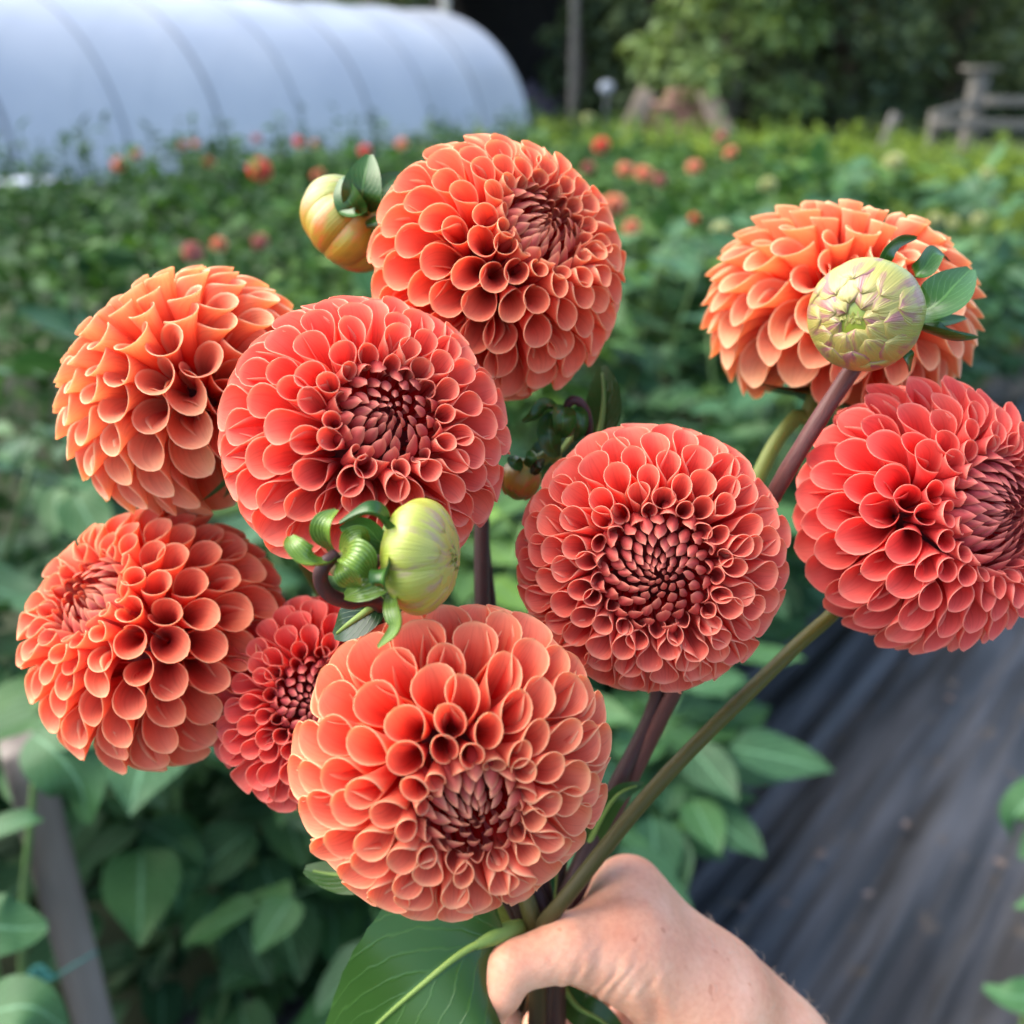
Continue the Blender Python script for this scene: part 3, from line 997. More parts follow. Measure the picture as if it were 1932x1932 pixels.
    A_ = {
        'along': np.concatenate([along, along]),
        'side': np.concatenate([np.zeros(k), np.ones(k)]),
        'rim': np.concatenate([rim, rim * .7]),
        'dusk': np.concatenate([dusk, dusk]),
        'tone': np.full(2 * k, tone),
    }
    uv = np.column_stack([along, np.tile(v * .5 + .5, nu)])
    return V, F, A_, np.concatenate([uv + tone * 7, uv + tone * 7 + 3]), S, g_, hood


SIGN = 1.0


def flower_petals(R, q, eye, r, point, openf, thmax=R_(146), nu=19, nv=19, thick=.00030):
    out = []
    th, k = R_(1.0), 0
    while th < thmax:
        td = math.degrees(th) / eye if math.degrees(th) < 46 * eye else 46 + (math.degrees(th) - 46 * eye) * (104 / (150 - 46 * eye))
        s = float(np.interp(td, KEY, PR['s']))
        out.append((petal_geo(R, th, k * GOLD, q, eye, r, nu, nv, point, openf, thick), th, k * GOLD, s))
        th += s * s / (2 * math.pi * max(math.sin(th), .06)) * (1 if td > 20 else 1.0)
        k += 1
    return out


def frame_for(axis, spin):
    z = nrm(axis)
    x = nrm(np.cross([.2, .9, .3], z)); y = np.cross(z, x)
    c, s = math.cos(spin), math.sin(spin)
    return np.column_stack([x * c + y * s, -x * s + y * c, z])


def dahlia(cx, cy, Rpx, d, axis, label, mat, stem, stem_mat, q=.80, eye=1.0, point=.2, openf=0.0, seed=1, spin=0.0, tint=None, stem_r=.0032):
    R = Rpx / 966 * TAN * d * .965
    c = P(cx, cy, d)
    axv = D(*axis)
    Fm = frame_for(axv, spin)
    root = empty('dahlia', Vector(c))
    tag(root, label, 'flower', 'dahlias held in the bouquet')
    r = np.random.default_rng(seed)
    ps = flower_petals(R, q, eye, r, point, openf)
    view = nrm(CAM - c)
    sc = []
    for (V, F, A_, uv, S, g_, hood), th, ph, s in ps:
        nloc = np.array([math.sin(th) * math.cos(ph), math.sin(th) * math.sin(ph), math.cos(th)])
        face = float((Fm @ nloc) @ view)
        sc.append((face + .25) * s if face > -.3 else -1)
    order = np.argsort(sc)[::-1]
    keep = set(order[:100].tolist())
    rest = MB()
    for i, ((V, F, A_, uv, S, g_, hood), th, ph, s) in enumerate(ps):
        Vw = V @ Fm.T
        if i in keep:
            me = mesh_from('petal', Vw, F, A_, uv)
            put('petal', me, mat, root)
        else:
            rest.add(Vw, F, uv, **A_)
    o = rest.build('small_petals', mat, root)
    o['kind'] = 'stuff'
    # receptacle and bracts
    mb = MB()
    u, v = np.meshgrid(np.linspace(0, np.pi, 12), np.linspace(0, 2 * np.pi, 18, endpoint=False), indexing='ij')
    S = np.column_stack([(np.sin(u) * np.cos(v)).ravel() * .36, (np.sin(u) * np.sin(v)).ravel() * .36, (np.cos(u)).ravel() * .36 * q]) * R
    mb.add((S - [0, 0, .1 * R]) @ Fm.T, grid_faces(12, 18, True))
    mb.build('receptacle', M['receptacle'], root)
    mb = MB()
    for k in range(6):
        an = k * 1.05
        dd = np.array([math.cos(an) * .8, math.sin(an) * .8, -.35])
        V, F, uv = scatter_leaves(np.array([[0, 0, -.62 * R * q]]), np.array([dd]), np.array([[0, 0, -1.0]]), np.array([.5 * R]), leaf_template(7, 5, .55, .1, .2))
        mb.add(V @ Fm.T, F, uv)
    mb.build('bracts', M['sepal'], root)
    if stem:
        b0 = c - axv * R * q * .55
        pts = [b0, c - axv * R * q * .9] + [P(*p) for p in stem]
        mb = MB()
        n_ = len(pts)
        tube(mb, [p - c for p in pts], np.linspace(stem_r * .9, stem_r * 1.12, n_), 40, 16, bump=.03, seed=seed)
        mb.build('stem', stem_mat, root)
    return root


M['receptacle'] = simple('receptacle', (.20, .02, .02), .8, col2=(.12, .02, .02))
GRIP = (1030, 1800, .375)
G2 = (990, 2050, .40)
DAHLIAS = [
    dict(cx=942, cy=507, Rpx=258, d=.352, axis=(.50, .28, .80), seed=101, mat='coral_orange', eye=.86, q=.86, point=.32, openf=.05, spin=.3,
         label='topmost dahlia, a full coral ball facing right above the middle bloom', stem=[(905, 900, .40), (915, 1200, .385), (980, 1500, .375), (1045, 1790, .380), (1050, 2050, .40)], stem_mat='stem_dark'),
    dict(cx=692, cy=828, Rpx=284, d=.308, axis=(.36, .18, .91), seed=102, mat='coral', eye=.86, q=.84, point=.3, openf=.1, spin=1.1,
         label='big coral dahlia in the middle left, behind the yellow green bud', stem=[(790, 1120, .366), (860, 1350, .372), (975, 1600, .374), (1040, 1790, .372), (1045, 2050, .40)], stem_mat='stem_dark'),
    dict(cx=364, cy=746, Rpx=264, d=.362, axis=(-.62, .66, .02), seed=103, mat='apricot', eye=.95, q=.88, point=.55, openf=.35, spin=2.2,
         label='side turned orange dahlia at the upper left showing the backs of its petals', stem=[(600, 1100, .40), (860, 1500, .39), (1010, 1790, .385), (1030, 2050, .41)], stem_mat='stem_green'),
    dict(cx=300, cy=1200, Rpx=262, d=.366, axis=(-.46, .50, .74), seed=104, mat='coral_orange', eye=.82, q=.90, point=.45, openf=.1, spin=.9,
         label='orange coral dahlia at the lower left with its eye turned up left', stem=[(520, 1400, .40), (820, 1650, .385), (1000, 1790, .38), (1020, 2050, .405)], stem_mat='stem_green'),
    dict(cx=606, cy=1325, Rpx=214, d=.358, axis=(.10, .22, .97), seed=105, mat='red_coral', eye=.95, q=.80, point=.3, openf=.35, spin=.2,
         label='redder coral dahlia half hidden behind the lowest bloom', stem=[(760, 1560, .385), (1000, 1780, .38), (1015, 2050, .40)], stem_mat='stem_green'),
    dict(cx=857, cy=1432, Rpx=314, d=.281, axis=(.24, -.26, .94), seed=106, mat='coral_orange', eye=.80, q=.82, point=.32, openf=.05, spin=.5,
         label='largest and lowest coral dahlia, directly above the hand', stem=[(960, 1620, .36), (1000, 1720, .362), (1015, 1820, .368), (1010, 2050, .39)], stem_mat='stem_olive'),
    dict(cx=1228, cy=1053, Rpx=266, d=.322, axis=(-.06, -.12, .99), seed=107, mat='coral', eye=1.12, q=.78, point=.28, openf=.0, spin=1.7,
         label='round coral dahlia right of centre facing straight out with a deep dusky eye', stem=[(1245, 1290, .375), (1160, 1490, .372), (1065, 1700, .368), (1035, 1820, .372), (1020, 2050, .40)], stem_mat='stem_dark'),
    dict(cx=1746, cy=972, Rpx=274, d=.338, axis=(.46, .04, .88), stem_r=.0027, seed=108, mat='red_coral', eye=1.08, q=.82, point=.85, openf=.35, spin=.7,
         label='rosy coral dahlia cut by the right edge with a green speck in its eye', stem=[(1610, 1110, .375), (1480, 1240, .365), (1250, 1470, .352), (1070, 1690, .353), (1005, 1775, .367), (975, 1900, .385)], stem_mat='stem_olive'),
    dict(cx=1580, cy=595, Rpx=268, d=.398, axis=(.26, .95, .12), seed=109, mat='apricot', eye=.95, q=.84, point=.85, openf=.5, spin=1.3,
         label='upward facing apricot orange dahlia at the upper right behind the round bud', stem=[(1500, 790, .402), (1440, 880, .40), (1330, 1150, .39), (1190, 1450, .385), (1070, 1700, .378), (1040, 1820, .38), (1035, 2050, .405)], stem_mat='stem_green'),
]
for k_ in DAHLIAS:
    k_ = dict(k_); k_['mat'] = M[k_['mat']]; k_['stem_mat'] = M[k_['stem_mat']]
    dahlia(**k_)
# ------------------------------------------------------------------ buds, bracts and bouquet leaves
def bud_material(name, base, mid, tip, patch, rough=.35):
    m, nd, lk, b = new_mat(name)
    al = attr(nd, 'along'); tn = attr(nd, 'tone'); rm = attr(nd, 'rim')
    uv = nd.new('ShaderNodeUVMap')
    r = ramp(nd, [(0, base), (.45, mid), (1, tip)]); lk.new(al.outputs['Fac'], r.inputs[0])
    mp = nd.new('ShaderNodeMapping'); mp.inputs['Scale'].default_value = (2.2, 34, 1); lk.new(uv.outputs[0], mp.inputs[0])
    n = N(nd, 'ShaderNodeTexNoise', Scale=1.0, Detail=5.0); lk.new(mp.outputs[0], n.inputs['Vector'])
    v = ramp(nd, [(.3, (.82, .84, .7)), (.6, (1.05, 1.05, 1.05)), (.8, (1.2, 1.2, 1.3))]); lk.new(n.outputs['Fac'], v.inputs[0])
    c = mix(nd, lk, r.outputs[0], v.outputs[0], .8, 'MULTIPLY')
    mp2 = nd.new('ShaderNodeMapping'); mp2.inputs['Scale'].default_value = (3.0, 4.0, 1); lk.new(uv.outputs[0], mp2.inputs[0])
    n2 = N(nd, 'ShaderNodeTexNoise', Scale=1.0, Detail=3.0); lk.new(mp2.outputs[0], n2.inputs['Vector'])
    f = ramp(nd, [(.50, (0, 0, 0)), (.62, (1, 1, 1))]); lk.new(n2.outputs['Fac'], f.inputs[0])
    fm = nd.new('ShaderNodeMath'); fm.operation = 'MULTIPLY'; lk.new(f.outputs[0], fm.inputs[0]); lk.new(al.outputs['Fac'], fm.inputs[1])
    c = mix(nd, lk, c, patch, fm.outputs[0])
    lk.new(c, b.inputs['Base Color'])
    b.inputs['Roughness'].default_value = rough
    b.inputs['Coat Weight'].default_value = .15
    b.inputs['Coat Roughness'].default_value = .3
    b.inputs['Subsurface Weight'].default_value = .0
    bp = N(nd, 'ShaderNodeBump', Strength=.5, Distance=.0007); lk.new(n.outputs['Fac'], bp.inputs['Height']); lk.new(bp.outputs[0], b.inputs['Normal'])
    return m


M['bud_cream'] = bud_material('cream_green_bud', (.12, .20, .015), (.25, .29, .035), (.33, .28, .085), (.24, .09, .10))
M['bud_yellow'] = bud_material('yellow_green_bud', (.08, .18, .010), (.28, .33, .035), (.38, .36, .085), (.32, .22, .14))
M['bud_orange'] = bud_material('orange_green_bud', (.10, .18, .012), (.27, .27, .025), (.44, .17, .02), (.50, .10, .03))
M['bud_dark'] = bud_material('dark_green_bud', (.03, .05, .012), (.09, .10, .02), (.14, .08, .02), (.05, .02, .02))
M['dark_sepal'] = leaf_material('dark_bract', (.018, .028, .010), (.05, .09, .02), trans=.03, rough=.22, island=False)
def ribbed_material(name, c1, c2):
    m, nd, lk, b = new_mat(name)
    uv = nd.new('ShaderNodeUVMap')
    sp = nd.new('ShaderNodeSeparateXYZ'); lk.new(uv.outputs[0], sp.inputs[0])
    no = N(nd, 'ShaderNodeTexNoise', Scale=5.0, Detail=3.0); lk.new(uv.outputs[0], no.inputs['Vector'])
    a = nd.new('ShaderNodeMath'); a.operation = 'MULTIPLY_ADD'; a.inputs[1].default_value = .22
    lk.new(no.outputs['Fac'], a.inputs[0]); lk.new(sp.outputs[1], a.inputs[2])
    k = nd.new('ShaderNodeMath'); k.operation = 'MULTIPLY'; k.inputs[1].default_value = 24; lk.new(a.outputs[0], k.inputs[0])
    s_ = nd.new('ShaderNodeMath'); s_.operation = 'SINE'; lk.new(k.outputs[0], s_.inputs[0])
    r = ramp(nd, [(.0, c1), (.35, [x * 1.5 for x in c1]), (.8, c2)])
    h = nd.new('ShaderNodeMath'); h.operation = 'MULTIPLY_ADD'; h.inputs[1].default_value = .5; h.inputs[2].default_value = .5; lk.new(s_.outputs[0], h.inputs[0])
    lk.new(h.outputs[0], r.inputs[0]); lk.new(r.outputs[0], b.inputs['Base Color'])
    b.inputs['Roughness'].default_value = .26
    bp = N(nd, 'ShaderNodeBump', Strength=.3, Distance=.0008); lk.new(h.outputs[0], bp.inputs['Height']); lk.new(bp.outputs[0], b.inputs['Normal'])
    translucent(m, nd, lk, b, r.outputs[0], .1)
    return m


M['ribbed_sepal'] = ribbed_material('ribbed_bract', (.085, .155, .018), (.16, .26, .040))


def bud(cx, cy, Rpx, d, axis, q, mat, seed, shells=16, ribs=.05, opening=8, lift=.03, even=0, spread=38):
    """closed bud: overlapping shells from the calyx to the tip; returns centre, radius, frame and the mesh builder"""
    c = P(cx, cy, d); R = Rpx / 966 * TAN * d
    Fm = frame_for(D(*axis), seed)
    r = np.random.default_rng(seed)
    mbs = []
    nu, nv = 22, 15
    for k in range(shells):
        lay = k / shells
        ph0 = k * GOLD
        wf = 1.0
        if even and k >= shells - even:
            lay = 1.0; ph0 = (k - shells) * 2 * math.pi / even; wf = 6.2 / even
        th_tip = R_(opening + spread * lay ** 1.3 * r.uniform(.8, 1.1))
        th = np.linspace(R_(172), th_tip, nu)
        a = np.linspace(0, 1, nu)
        v = np.linspace(-1, 1, nv)
        wid = wf * R_(40) * (.45 + .55 * np.sin(np.pi * np.clip(a * .62 + .12, 0, 1))) * np.clip((1 - a ** 5), 0, 1) ** .5 + .012
        phi = ph0 + v[None] * wid[:, None] / np.maximum(np.sin(th), .45)[:, None] * 1.0
        rad = (.955 + .045 * lay) * (1 + ribs * (1 - v[None] ** 2) * np.sin(np.pi * a[:, None]) ** .7 - .012 * np.abs(v[None]) ** 3
                                     + lift * .6 * smooth(.8, 1, a)[:, None] * (1 - v[None] ** 2)
                                     + .006 * np.sin(v[None] * 9 + k) * a[:, None])
        S = np.stack([np.sin(th)[:, None] * np.cos(phi), np.sin(th)[:, None] * np.sin(phi), q * np.cos(th)[:, None] + 0 * phi], -1) * rad[..., None] * R
        m1 = MB()
        A_ = dict(along=np.repeat(a, nv), tone=np.full(nu * nv, r.random()), rim=np.tile(np.abs(v) ** 6, nu))
        uv = np.column_stack([np.repeat(a, nv) + k * 3.1, np.tile(v * .5, nu)])
        Si = S * .93
        m1.add((S.reshape(-1, 3)) @ Fm.T, grid_faces(nu, nv), uv, **A_)
        m1.add((Si.reshape(-1, 3)) @ Fm.T, grid_faces(nu, nv)[:, ::-1], uv, **A_)
        # close the edge between the outer and inner skins
        i0 = np.arange(nu - 1) * nv; kk = nu * nv
        e = np.concatenate([np.stack([i0, i0 + nv, i0 + nv + kk, i0 + kk], -1), np.stack([i0 + nv - 1, i0 + nv - 1 + kk, i0 + 2 * nv - 1 + kk, i0 + 2 * nv - 1], -1),
                            np.stack([(nu - 1) * nv + np.arange(nv - 1), (nu - 1) * nv + np.arange(nv - 1) + 1, (nu - 1) * nv + np.arange(nv - 1) + 1 + kk, (nu - 1) * nv + np.arange(nv - 1) + kk], -1)])
        m1.F.append(e)
        mbs.append(m1)
    core = MB()
    u, v = np.meshgrid(np.linspace(0, np.pi, 16), np.linspace(0, 2 * np.pi, 26, endpoint=False), indexing='ij')
    S = np.column_stack([(np.sin(u) * np.cos(v)).ravel(), (np.sin(u) * np.sin(v)).ravel(), q * np.cos(u).ravel()]) * R * .93
    core.add(S @ Fm.T, grid_faces(16, 26, True), along=.25)
    # tiny inner florets around the tip
    for k in range(70):
        tt = R_(2 + 4.2 * math.sqrt(k)); ph = k * GOLD
        nl = np.array([math.sin(tt) * math.cos(ph), math.sin(tt) * math.sin(ph), math.cos(tt) * q])
        V, F, uv = scatter_leaves(np.array([nl * R * .915]), np.array([[-math.cos(ph) + .5 * math.sin(k * 3.1), -math.sin(ph), .25 + .5 * tt]]), np.array([nl]), np.array([R * .26]), leaf_template(4, 3, .5, -.2, .15))
        core.add(V @ Fm.T, F, uv, along=.35 + .3 * r.random())
    return c, R, Fm, mbs, core


def ribbon(mb, pts, width, face, fold=.15, nu=40, nv=15, tipw=.02, p=.75, serr=0.0, ripple=0.0, thick=.0005, basew=.25, curl=0.0, ribn=0, seed=0):
    """leaf along world points; face: the direction its upper side looks"""
    c = spline(pts, nu)
    T = nrm(np.gradient(c, axis=0))
    u = np.linspace(0, 1, nu); v = np.linspace(-1, 1, nv)
    w_ = width * (np.maximum(np.sin(np.pi * (u * (1 - .06) + .06 * 0 + 0) ** p), 0) ** .85)
    w_ = np.maximum(w_, width * basew * (1 - u) ** 2)
    w_ = w_ * (1 + serr * np.abs(((u * 13) % 1) - .5)) + width * tipw * (1 - u)
    V = []
    for i in range(nu):
        s = nrm(np.cross(np.asarray(face, float), T[i])); nn = np.cross(T[i], s)
        vv = v
        a = vv * curl
        lat = np.sin(a) / max(curl, 1e-3) if curl else vv
        up = (1 - np.cos(a)) / max(curl, 1e-3) if curl else 0 * vv
        rib = .03 * np.cos(vv * ribn * math.pi) * w_[i] * math.sin(math.pi * u[i]) if ribn else 0
        V.append(c[i] + np.outer(lat, s) * w_[i] + np.outer(up + fold * np.abs(vv), nn) * w_[i]
                 + np.outer(ripple * np.sin(u[i] * 15 + np.sign(vv) * 1.3 + seed) * np.abs(vv) ** 2 * width + rib, nn))
    Vi = np.array(V)
    nn = nrm(np.cross(np.gradient(Vi, axis=0), np.gradient(Vi, axis=1)))
    edge = (1 - np.abs(v)[None] ** 4) * np.sin(np.pi * np.clip(u, .02, .98))[:, None] ** .5
    Vo = Vi - nn * (thick * edge)[..., None]
    uv = np.column_stack([np.repeat(u, nv), np.tile(v, nu)])
    k = nu * nv
    mb.add(Vi.reshape(-1, 3), grid_faces(nu, nv), uv)
    mb.add(Vo.reshape(-1, 3), grid_faces(nu, nv)[:, ::-1], uv)
    return mb


def px(pts):
    return [P(*p) for p in pts]


def make_bud(name, label, cx, cy, Rpx, d, axis, q, mat, seed, bracts, stem=None, stem_mat=None, sr=.0030, sepal=None, **kw):
    c, R, Fm, shells, core = bud(cx, cy, Rpx, d, axis, q, mat, seed, **kw)
    root = empty(name, Vector(c)); tag(root, label, 'bud', 'buds in the bouquet')
    for m1 in shells: m1.build('bud_petal', mat, root)
    core.build('bud_core', mat, root)
    for i, bdict in enumerate(bracts):
        mb = MB()
        ribbon(mb, [q_ - c for q_ in px(bdict['p'])], bdict['w'] / 966 * TAN * d, D(*bdict['f']), bdict.get('fold', .12), p=bdict.get('pw', .75), curl=bdict.get('curl', .5),
               basew=bdict.get('bw', .3), ribn=bdict.get('rib', 0), thick=bdict.get('th', .0006), nv=21)
        mb.build('bract', sepal or bdict.get('m') or M['sepal'], root)
    if stem:
        mb = MB()
        tube(mb, [q_ - c for q_ in px(stem)], [sr * .9] + [sr] * (len(stem) - 1), 40, 16, bump=.04, seed=seed)
        mb.build('stem', stem_mat, root)
    return root


# round bud in front of the apricot dahlia
make_bud('dahlia_bud', 'large round cream and green bud on a reddish stem in front of the apricot dahlia', 1632, 594, 103, .312, (-.50, -.24, .83), 1.0, M['bud_cream'], 31,
         [dict(p=[(1722, 600, .322), (1770, 572, .318), (1800, 540, .322), (1831, 508, .33)], w=47, f=(-.1, .5, .8)),
          dict(p=[(1722, 615, .324), (1760, 628, .318), (1800, 640, .318), (1845, 637, .322)], w=37, f=(.1, .9, .4), curl=.8),
          dict(p=[(1722, 605, .33), (1770, 608, .326), (1822, 600, .33)], w=22, f=(.0, .6, .7)),
          dict(p=[(1700, 545, .33), (1740, 510, .325), (1765, 478, .328), (1790, 492, .332)], w=22, f=(.4, .6, .5)),
          dict(p=[(1662, 520, .322), (1672, 480, .315), (1695, 455, .318), (1730, 448, .325)], w=17, f=(.2, -.5, .7)),
          dict(p=[(1690, 650, .325), (1712, 672, .32), (1716, 702, .326)], w=14, f=(.2, .2, .9))],
         [(1668, 622, .332), (1640, 655, .334), (1600, 708, .332), (1530, 815, .330), (1462, 930, .336), (1380, 1090, .356), (1250, 1350, .372), (1100, 1660, .376), (1045, 1820, .378), (1030, 2050, .40)],
         M['stem_red'], .0029, shells=24, ribs=.045, opening=9, lift=.07, spread=46)

# yellow green bud in front of the middle dahlia
make_bud('dahlia_bud', 'glossy yellow green bud with leafy bracts above the lowest bloom', 795, 1050, 103, .262, (.96, -.02, .26), .66, M['bud_yellow'], 47,
         [dict(p=[(742, 1040, .262), (735, 1000, .255), (700, 965, .25), (640, 988, .252)], w=27, f=(.2, .8, .5), curl=.9),
          dict(p=[(740, 1050, .264), (715, 1020, .262), (685, 992, .262), (642, 998, .266)], w=25, f=(-.1, -.4, .9), curl=.3),
          dict(p=[(742, 1058, .258), (728, 1070, .25), (718, 1095, .247), (728, 1112, .249)], w=24, f=(-.6, .2, .8), curl=.9, m=M['sepal']),
          dict(p=[(742, 1085, .262), (715, 1095, .256), (685, 1110, .255), (650, 1125, .26)], w=34, f=(-.2, .3, .9), rib=5, m=M['ribbed_sepal'], fold=.05),
          dict(p=[(738, 1100, .258), (742, 1145, .252), (748, 1185, .25), (713, 1222, .252)], w=20, f=(-.6, .3, .7), curl=.7, m=M['ribbed_sepal']),
          dict(p=[(742, 1020, .268), (736, 1000, .268), (728, 985, .27)], w=15, f=(0, 0, 1), m=M['ribbed_sepal'])],
         [(748, 1056, .263), (705, 1052, .268), (690, 1100, .276), (700, 1150, .29), (760, 1240, .33), (900, 1560, .36), (1010, 1800, .372), (1010, 2040, .395)], M['stem_dark'], .0026,
         shells=17, ribs=.085, opening=5, even=8, spread=26)

# tight small bud with curled bracts on a hooked purple stalk
make_bud('dahlia_bud', 'small tight green bud with curled ribbed bracts on a hooked purple stalk', 652, 1068, 30, .264, (.35, -.55, .75), .9, M['bud_dark'], 53,
         [dict(p=[(634, 1052, .260), (610, 1062, .252), (580, 1056, .248), (556, 1032, .248), (548, 1012, .252)], w=26, f=(-.1, .75, .65), curl=.8, bw=.5, pw=.9),
          dict(p=[(630, 1040, .262), (612, 1015, .256), (612, 985, .254), (636, 962, .258)], w=24, f=(-.35, .1, .93), curl=.7, bw=.5, pw=.85),
          dict(p=[(642, 1040, .264), (658, 1018, .258), (680, 1008, .258), (696, 1024, .262)], w=18, f=(.1, .35, .93), curl=.5, m=M['sepal']),
          dict(p=[(644, 1050, .256), (662, 1046, .250), (684, 1058, .249), (702, 1086, .254)], w=30, f=(.25, .3, .92), curl=.45, bw=.6, pw=.95, fold=.2),
          dict(p=[(642, 1058, .254), (650, 1078, .250), (664, 1096, .252), (676, 1108, .256)], w=22, f=(-.2, .1, .97), curl=.45, bw=.5, pw=.9, fold=.2)],
         [(634, 1046, .258), (612, 1066, .256), (604, 1094, .258), (622, 1122, .262), (660, 1136, .268), (715, 1140, .28), (760, 1240, .33), (880, 1560, .362), (1000, 1800, .374), (1000, 2040, .398)],
         M['stem_dark'], .0020, sepal=M['ribbed_sepal'], shells=8, ribs=.05, opening=20)

# orange green bud left of the topmost dahlia
make_bud('dahlia_bud', 'orange and green ribbed bud hanging left of the topmost dahlia', 660, 424, 87, .375, (-.55, -.50, -.30), .80, M['bud_orange'], 61,
         [dict(p=[(690, 402, .362), (683, 372, .354), (688, 335, .353), (697, 292, .358)], w=36, f=(0, -.2, .98), curl=.35),
          dict(p=[(685, 402, .360), (665, 388, .354), (650, 362, .354), (644, 336, .358)], w=27, f=(-.4, .0, .9), curl=.3),
          dict(p=[(692, 408, .358), (676, 404, .350), (660, 404, .35), (640, 400, .354)], w=14, f=(-.2, .6, .8), curl=.4),
          dict(p=[(700, 400, .365), (712, 372, .362), (735, 345, .364), (768, 328, .37)], w=24, f=(.2, .3, .9), curl=.4),
          dict(p=[(698, 412, .36), (705, 420, .354), (708, 432, .354), (704, 446, .358)], w=15, f=(0, .1, .98), curl=.4)],
         [(690, 408, .366), (715, 396, .366), (760, 420, .375), (820, 560, .395), (890, 850, .405), (960, 1400, .39), (1040, 1800, .382), (1045, 2050, .40)], M['stem_dark'], .0022,
         shells=14, ribs=.17, opening=6, even=9, spread=14)

# dark drooping bud under the topmost dahlia
make_bud('dahlia_bud', 'dark glossy green bud nodding on a purple hook below the topmost dahlia', 1060, 800, 30, .362, (-.2, -.9, .3), .9, M['bud_dark'], 67,
         [dict(p=[(1058, 775, .36), (1030, 765, .354), (1008, 785, .352), (985, 796, .354)], w=15, f=(-.1, .5, .85), curl=.9),
          dict(p=[(1065, 768, .354), (1062, 785, .348), (1062, 805, .348), (1056, 824, .352)], w=24, f=(.1, .2, .97), curl=.9, m=M['sepal']),
          dict(p=[(1085, 768, .356), (1094, 785, .352), (1094, 810, .352), (1084, 832, .356)], w=15, f=(.2, .2, .97), curl=.9, m=M['sepal']),
          dict(p=[(1040, 780, .356), (1036, 810, .352), (1040, 840, .352), (1052, 862, .356)], w=24, f=(-.1, .2, .97), curl=.7)],
         [(1068, 770, .358), (1078, 756, .356), (1095, 760, .356), (1108, 785, .358), (1110, 830, .362), (1105, 1000, .385), (1080, 1400, .385), (1050, 1800, .384), (1050, 2050, .40)],
         M['stem_dark'], .0017, shells=8, ribs=.05, opening=20)
for o in COL.objects:
    pass
make_bud('dahlia_bud', 'brownish green bud almost hidden between the middle and right dahlias', 982, 905, 38, .352, (-.3, -.9, .2), 1.1, M['bud_orange'], 71,
         [dict(p=[(985, 885, .345), (970, 872, .342), (968, 860, .345)], w=14, f=(0, .3, .95), curl=.8),
          dict(p=[(995, 880, .345), (1002, 866, .342), (1000, 850, .345)], w=13, f=(.1, .2, .95), curl=.8),
          dict(p=[(1005, 895, .345), (1014, 880, .340), (1026, 866, .343)], w=11, f=(.2, .3, .9), curl=.9, m=M['dark_sepal'])],
         [(985, 890, .352), (1010, 870, .354), (1060, 900, .372), (1080, 1300, .386), (1050, 1800, .386), (1050, 2050, .40)], M['stem_green'], .0022, shells=9, ribs=.06, opening=25)


def bouquet_leaf(label, pts, w_, face, mat, petiole=None, **kw):
    c = P(*pts[0])
    root = empty('leaf', Vector(c)); tag(root, label, 'leaf', 'leaves of the bouquet')
    mb = MB(); ribbon(mb, [q_ - c for q_ in px(pts)], w_ / 966 * TAN * pts[0][2], D(*face), **kw)
    mb.build('blade', mat, root)
    mb = MB()
    cc = spline([q_ - c for q_ in px(pts)], 24)
    fz_ = D(*face)
    pr = kw.get('rib_r', .0016)
    tube(mb, cc[:22], np.linspace(pr, pr * .3, 22), 24, 8)
    mb.build('midrib', M['midrib'], root)
    if petiole:
        mb = MB(); tube(mb, [q_ - c for q_ in px(petiole[0])], petiole[1], 16, 12); mb.build('petiole', M['midrib'], root)
    return root


M['midrib'] = stem_material('pale_midrib', (.22, .32, .07), (.14, .22, .05), .3)
bouquet_leaf('large green leaf with pale midrib drooping at the bottom left of the hand', [(952, 1760, .352), (880, 1792, .345), (800, 1855, .340), (700, 1945, .345), (600, 2060, .36)], 150, (-.45, -.10, .9), M['leaf'],
             ([(985, 1752, .366), (965, 1758, .358), (930, 1768, .350), (895, 1784, .347)], [.0034, .0038, .0030, .0018]), fold=.10, serr=.05, ripple=.05, p=.62, basew=.08)
bouquet_leaf('dark leaf wedged under the yellow green bud', [(722, 1132, .285), (690, 1155, .282), (655, 1180, .282), (630, 1200, .285)], 38, (.1, .5, .85), M['dark_leaf'], fold=.12, p=.8)
bouquet_leaf('dark veined leaf below the topmost dahlia behind the nodding bud', [(1120, 860, .386), (1135, 800, .384), (1140, 745, .384), (1135, 690, .388)], 38, (-.5, .1, .85), M['leaf'], fold=.1, p=.9)
bouquet_leaf('green leaf under the nodding bud between two dahlias', [(1095, 800, .40), (1060, 850, .392), (1020, 880, .388), (990, 905, .39)], 42, (-.1, .1, .98), M['leaf'], fold=.12, p=.75)
bouquet_leaf('narrow pale green leaf right of the lowest bloom beside the thick stem', [(1090, 1640, .372), (1125, 1560, .366), (1165, 1500, .362), (1215, 1478, .364)], 22, (.3, .2, .9), M['leaf'], fold=.2, p=.7)
bouquet_leaf('olive leaf peeping out at the lower left of the lowest bloom', [(760, 1610, .352), (700, 1640, .350), (640, 1650, .352), (575, 1640, .36)], 42, (-.1, .6, .7), M['leaf'], fold=.1)
bouquet_leaf('small green leaf poking out below the thumb', [(960, 1850, .375), (915, 1900, .37), (870, 1945, .368), (820, 2000, .372)], 34, (-.3, .2, .9), M['leaf'], fold=.2)
bouquet_leaf('bright green leaf showing under the wrist', [(1060, 1860, .40), (1090, 1900, .395), (1140, 1930, .39), (1200, 1990, .395)], 30, (.1, .4, .85), M['leaf'], fold=.25)

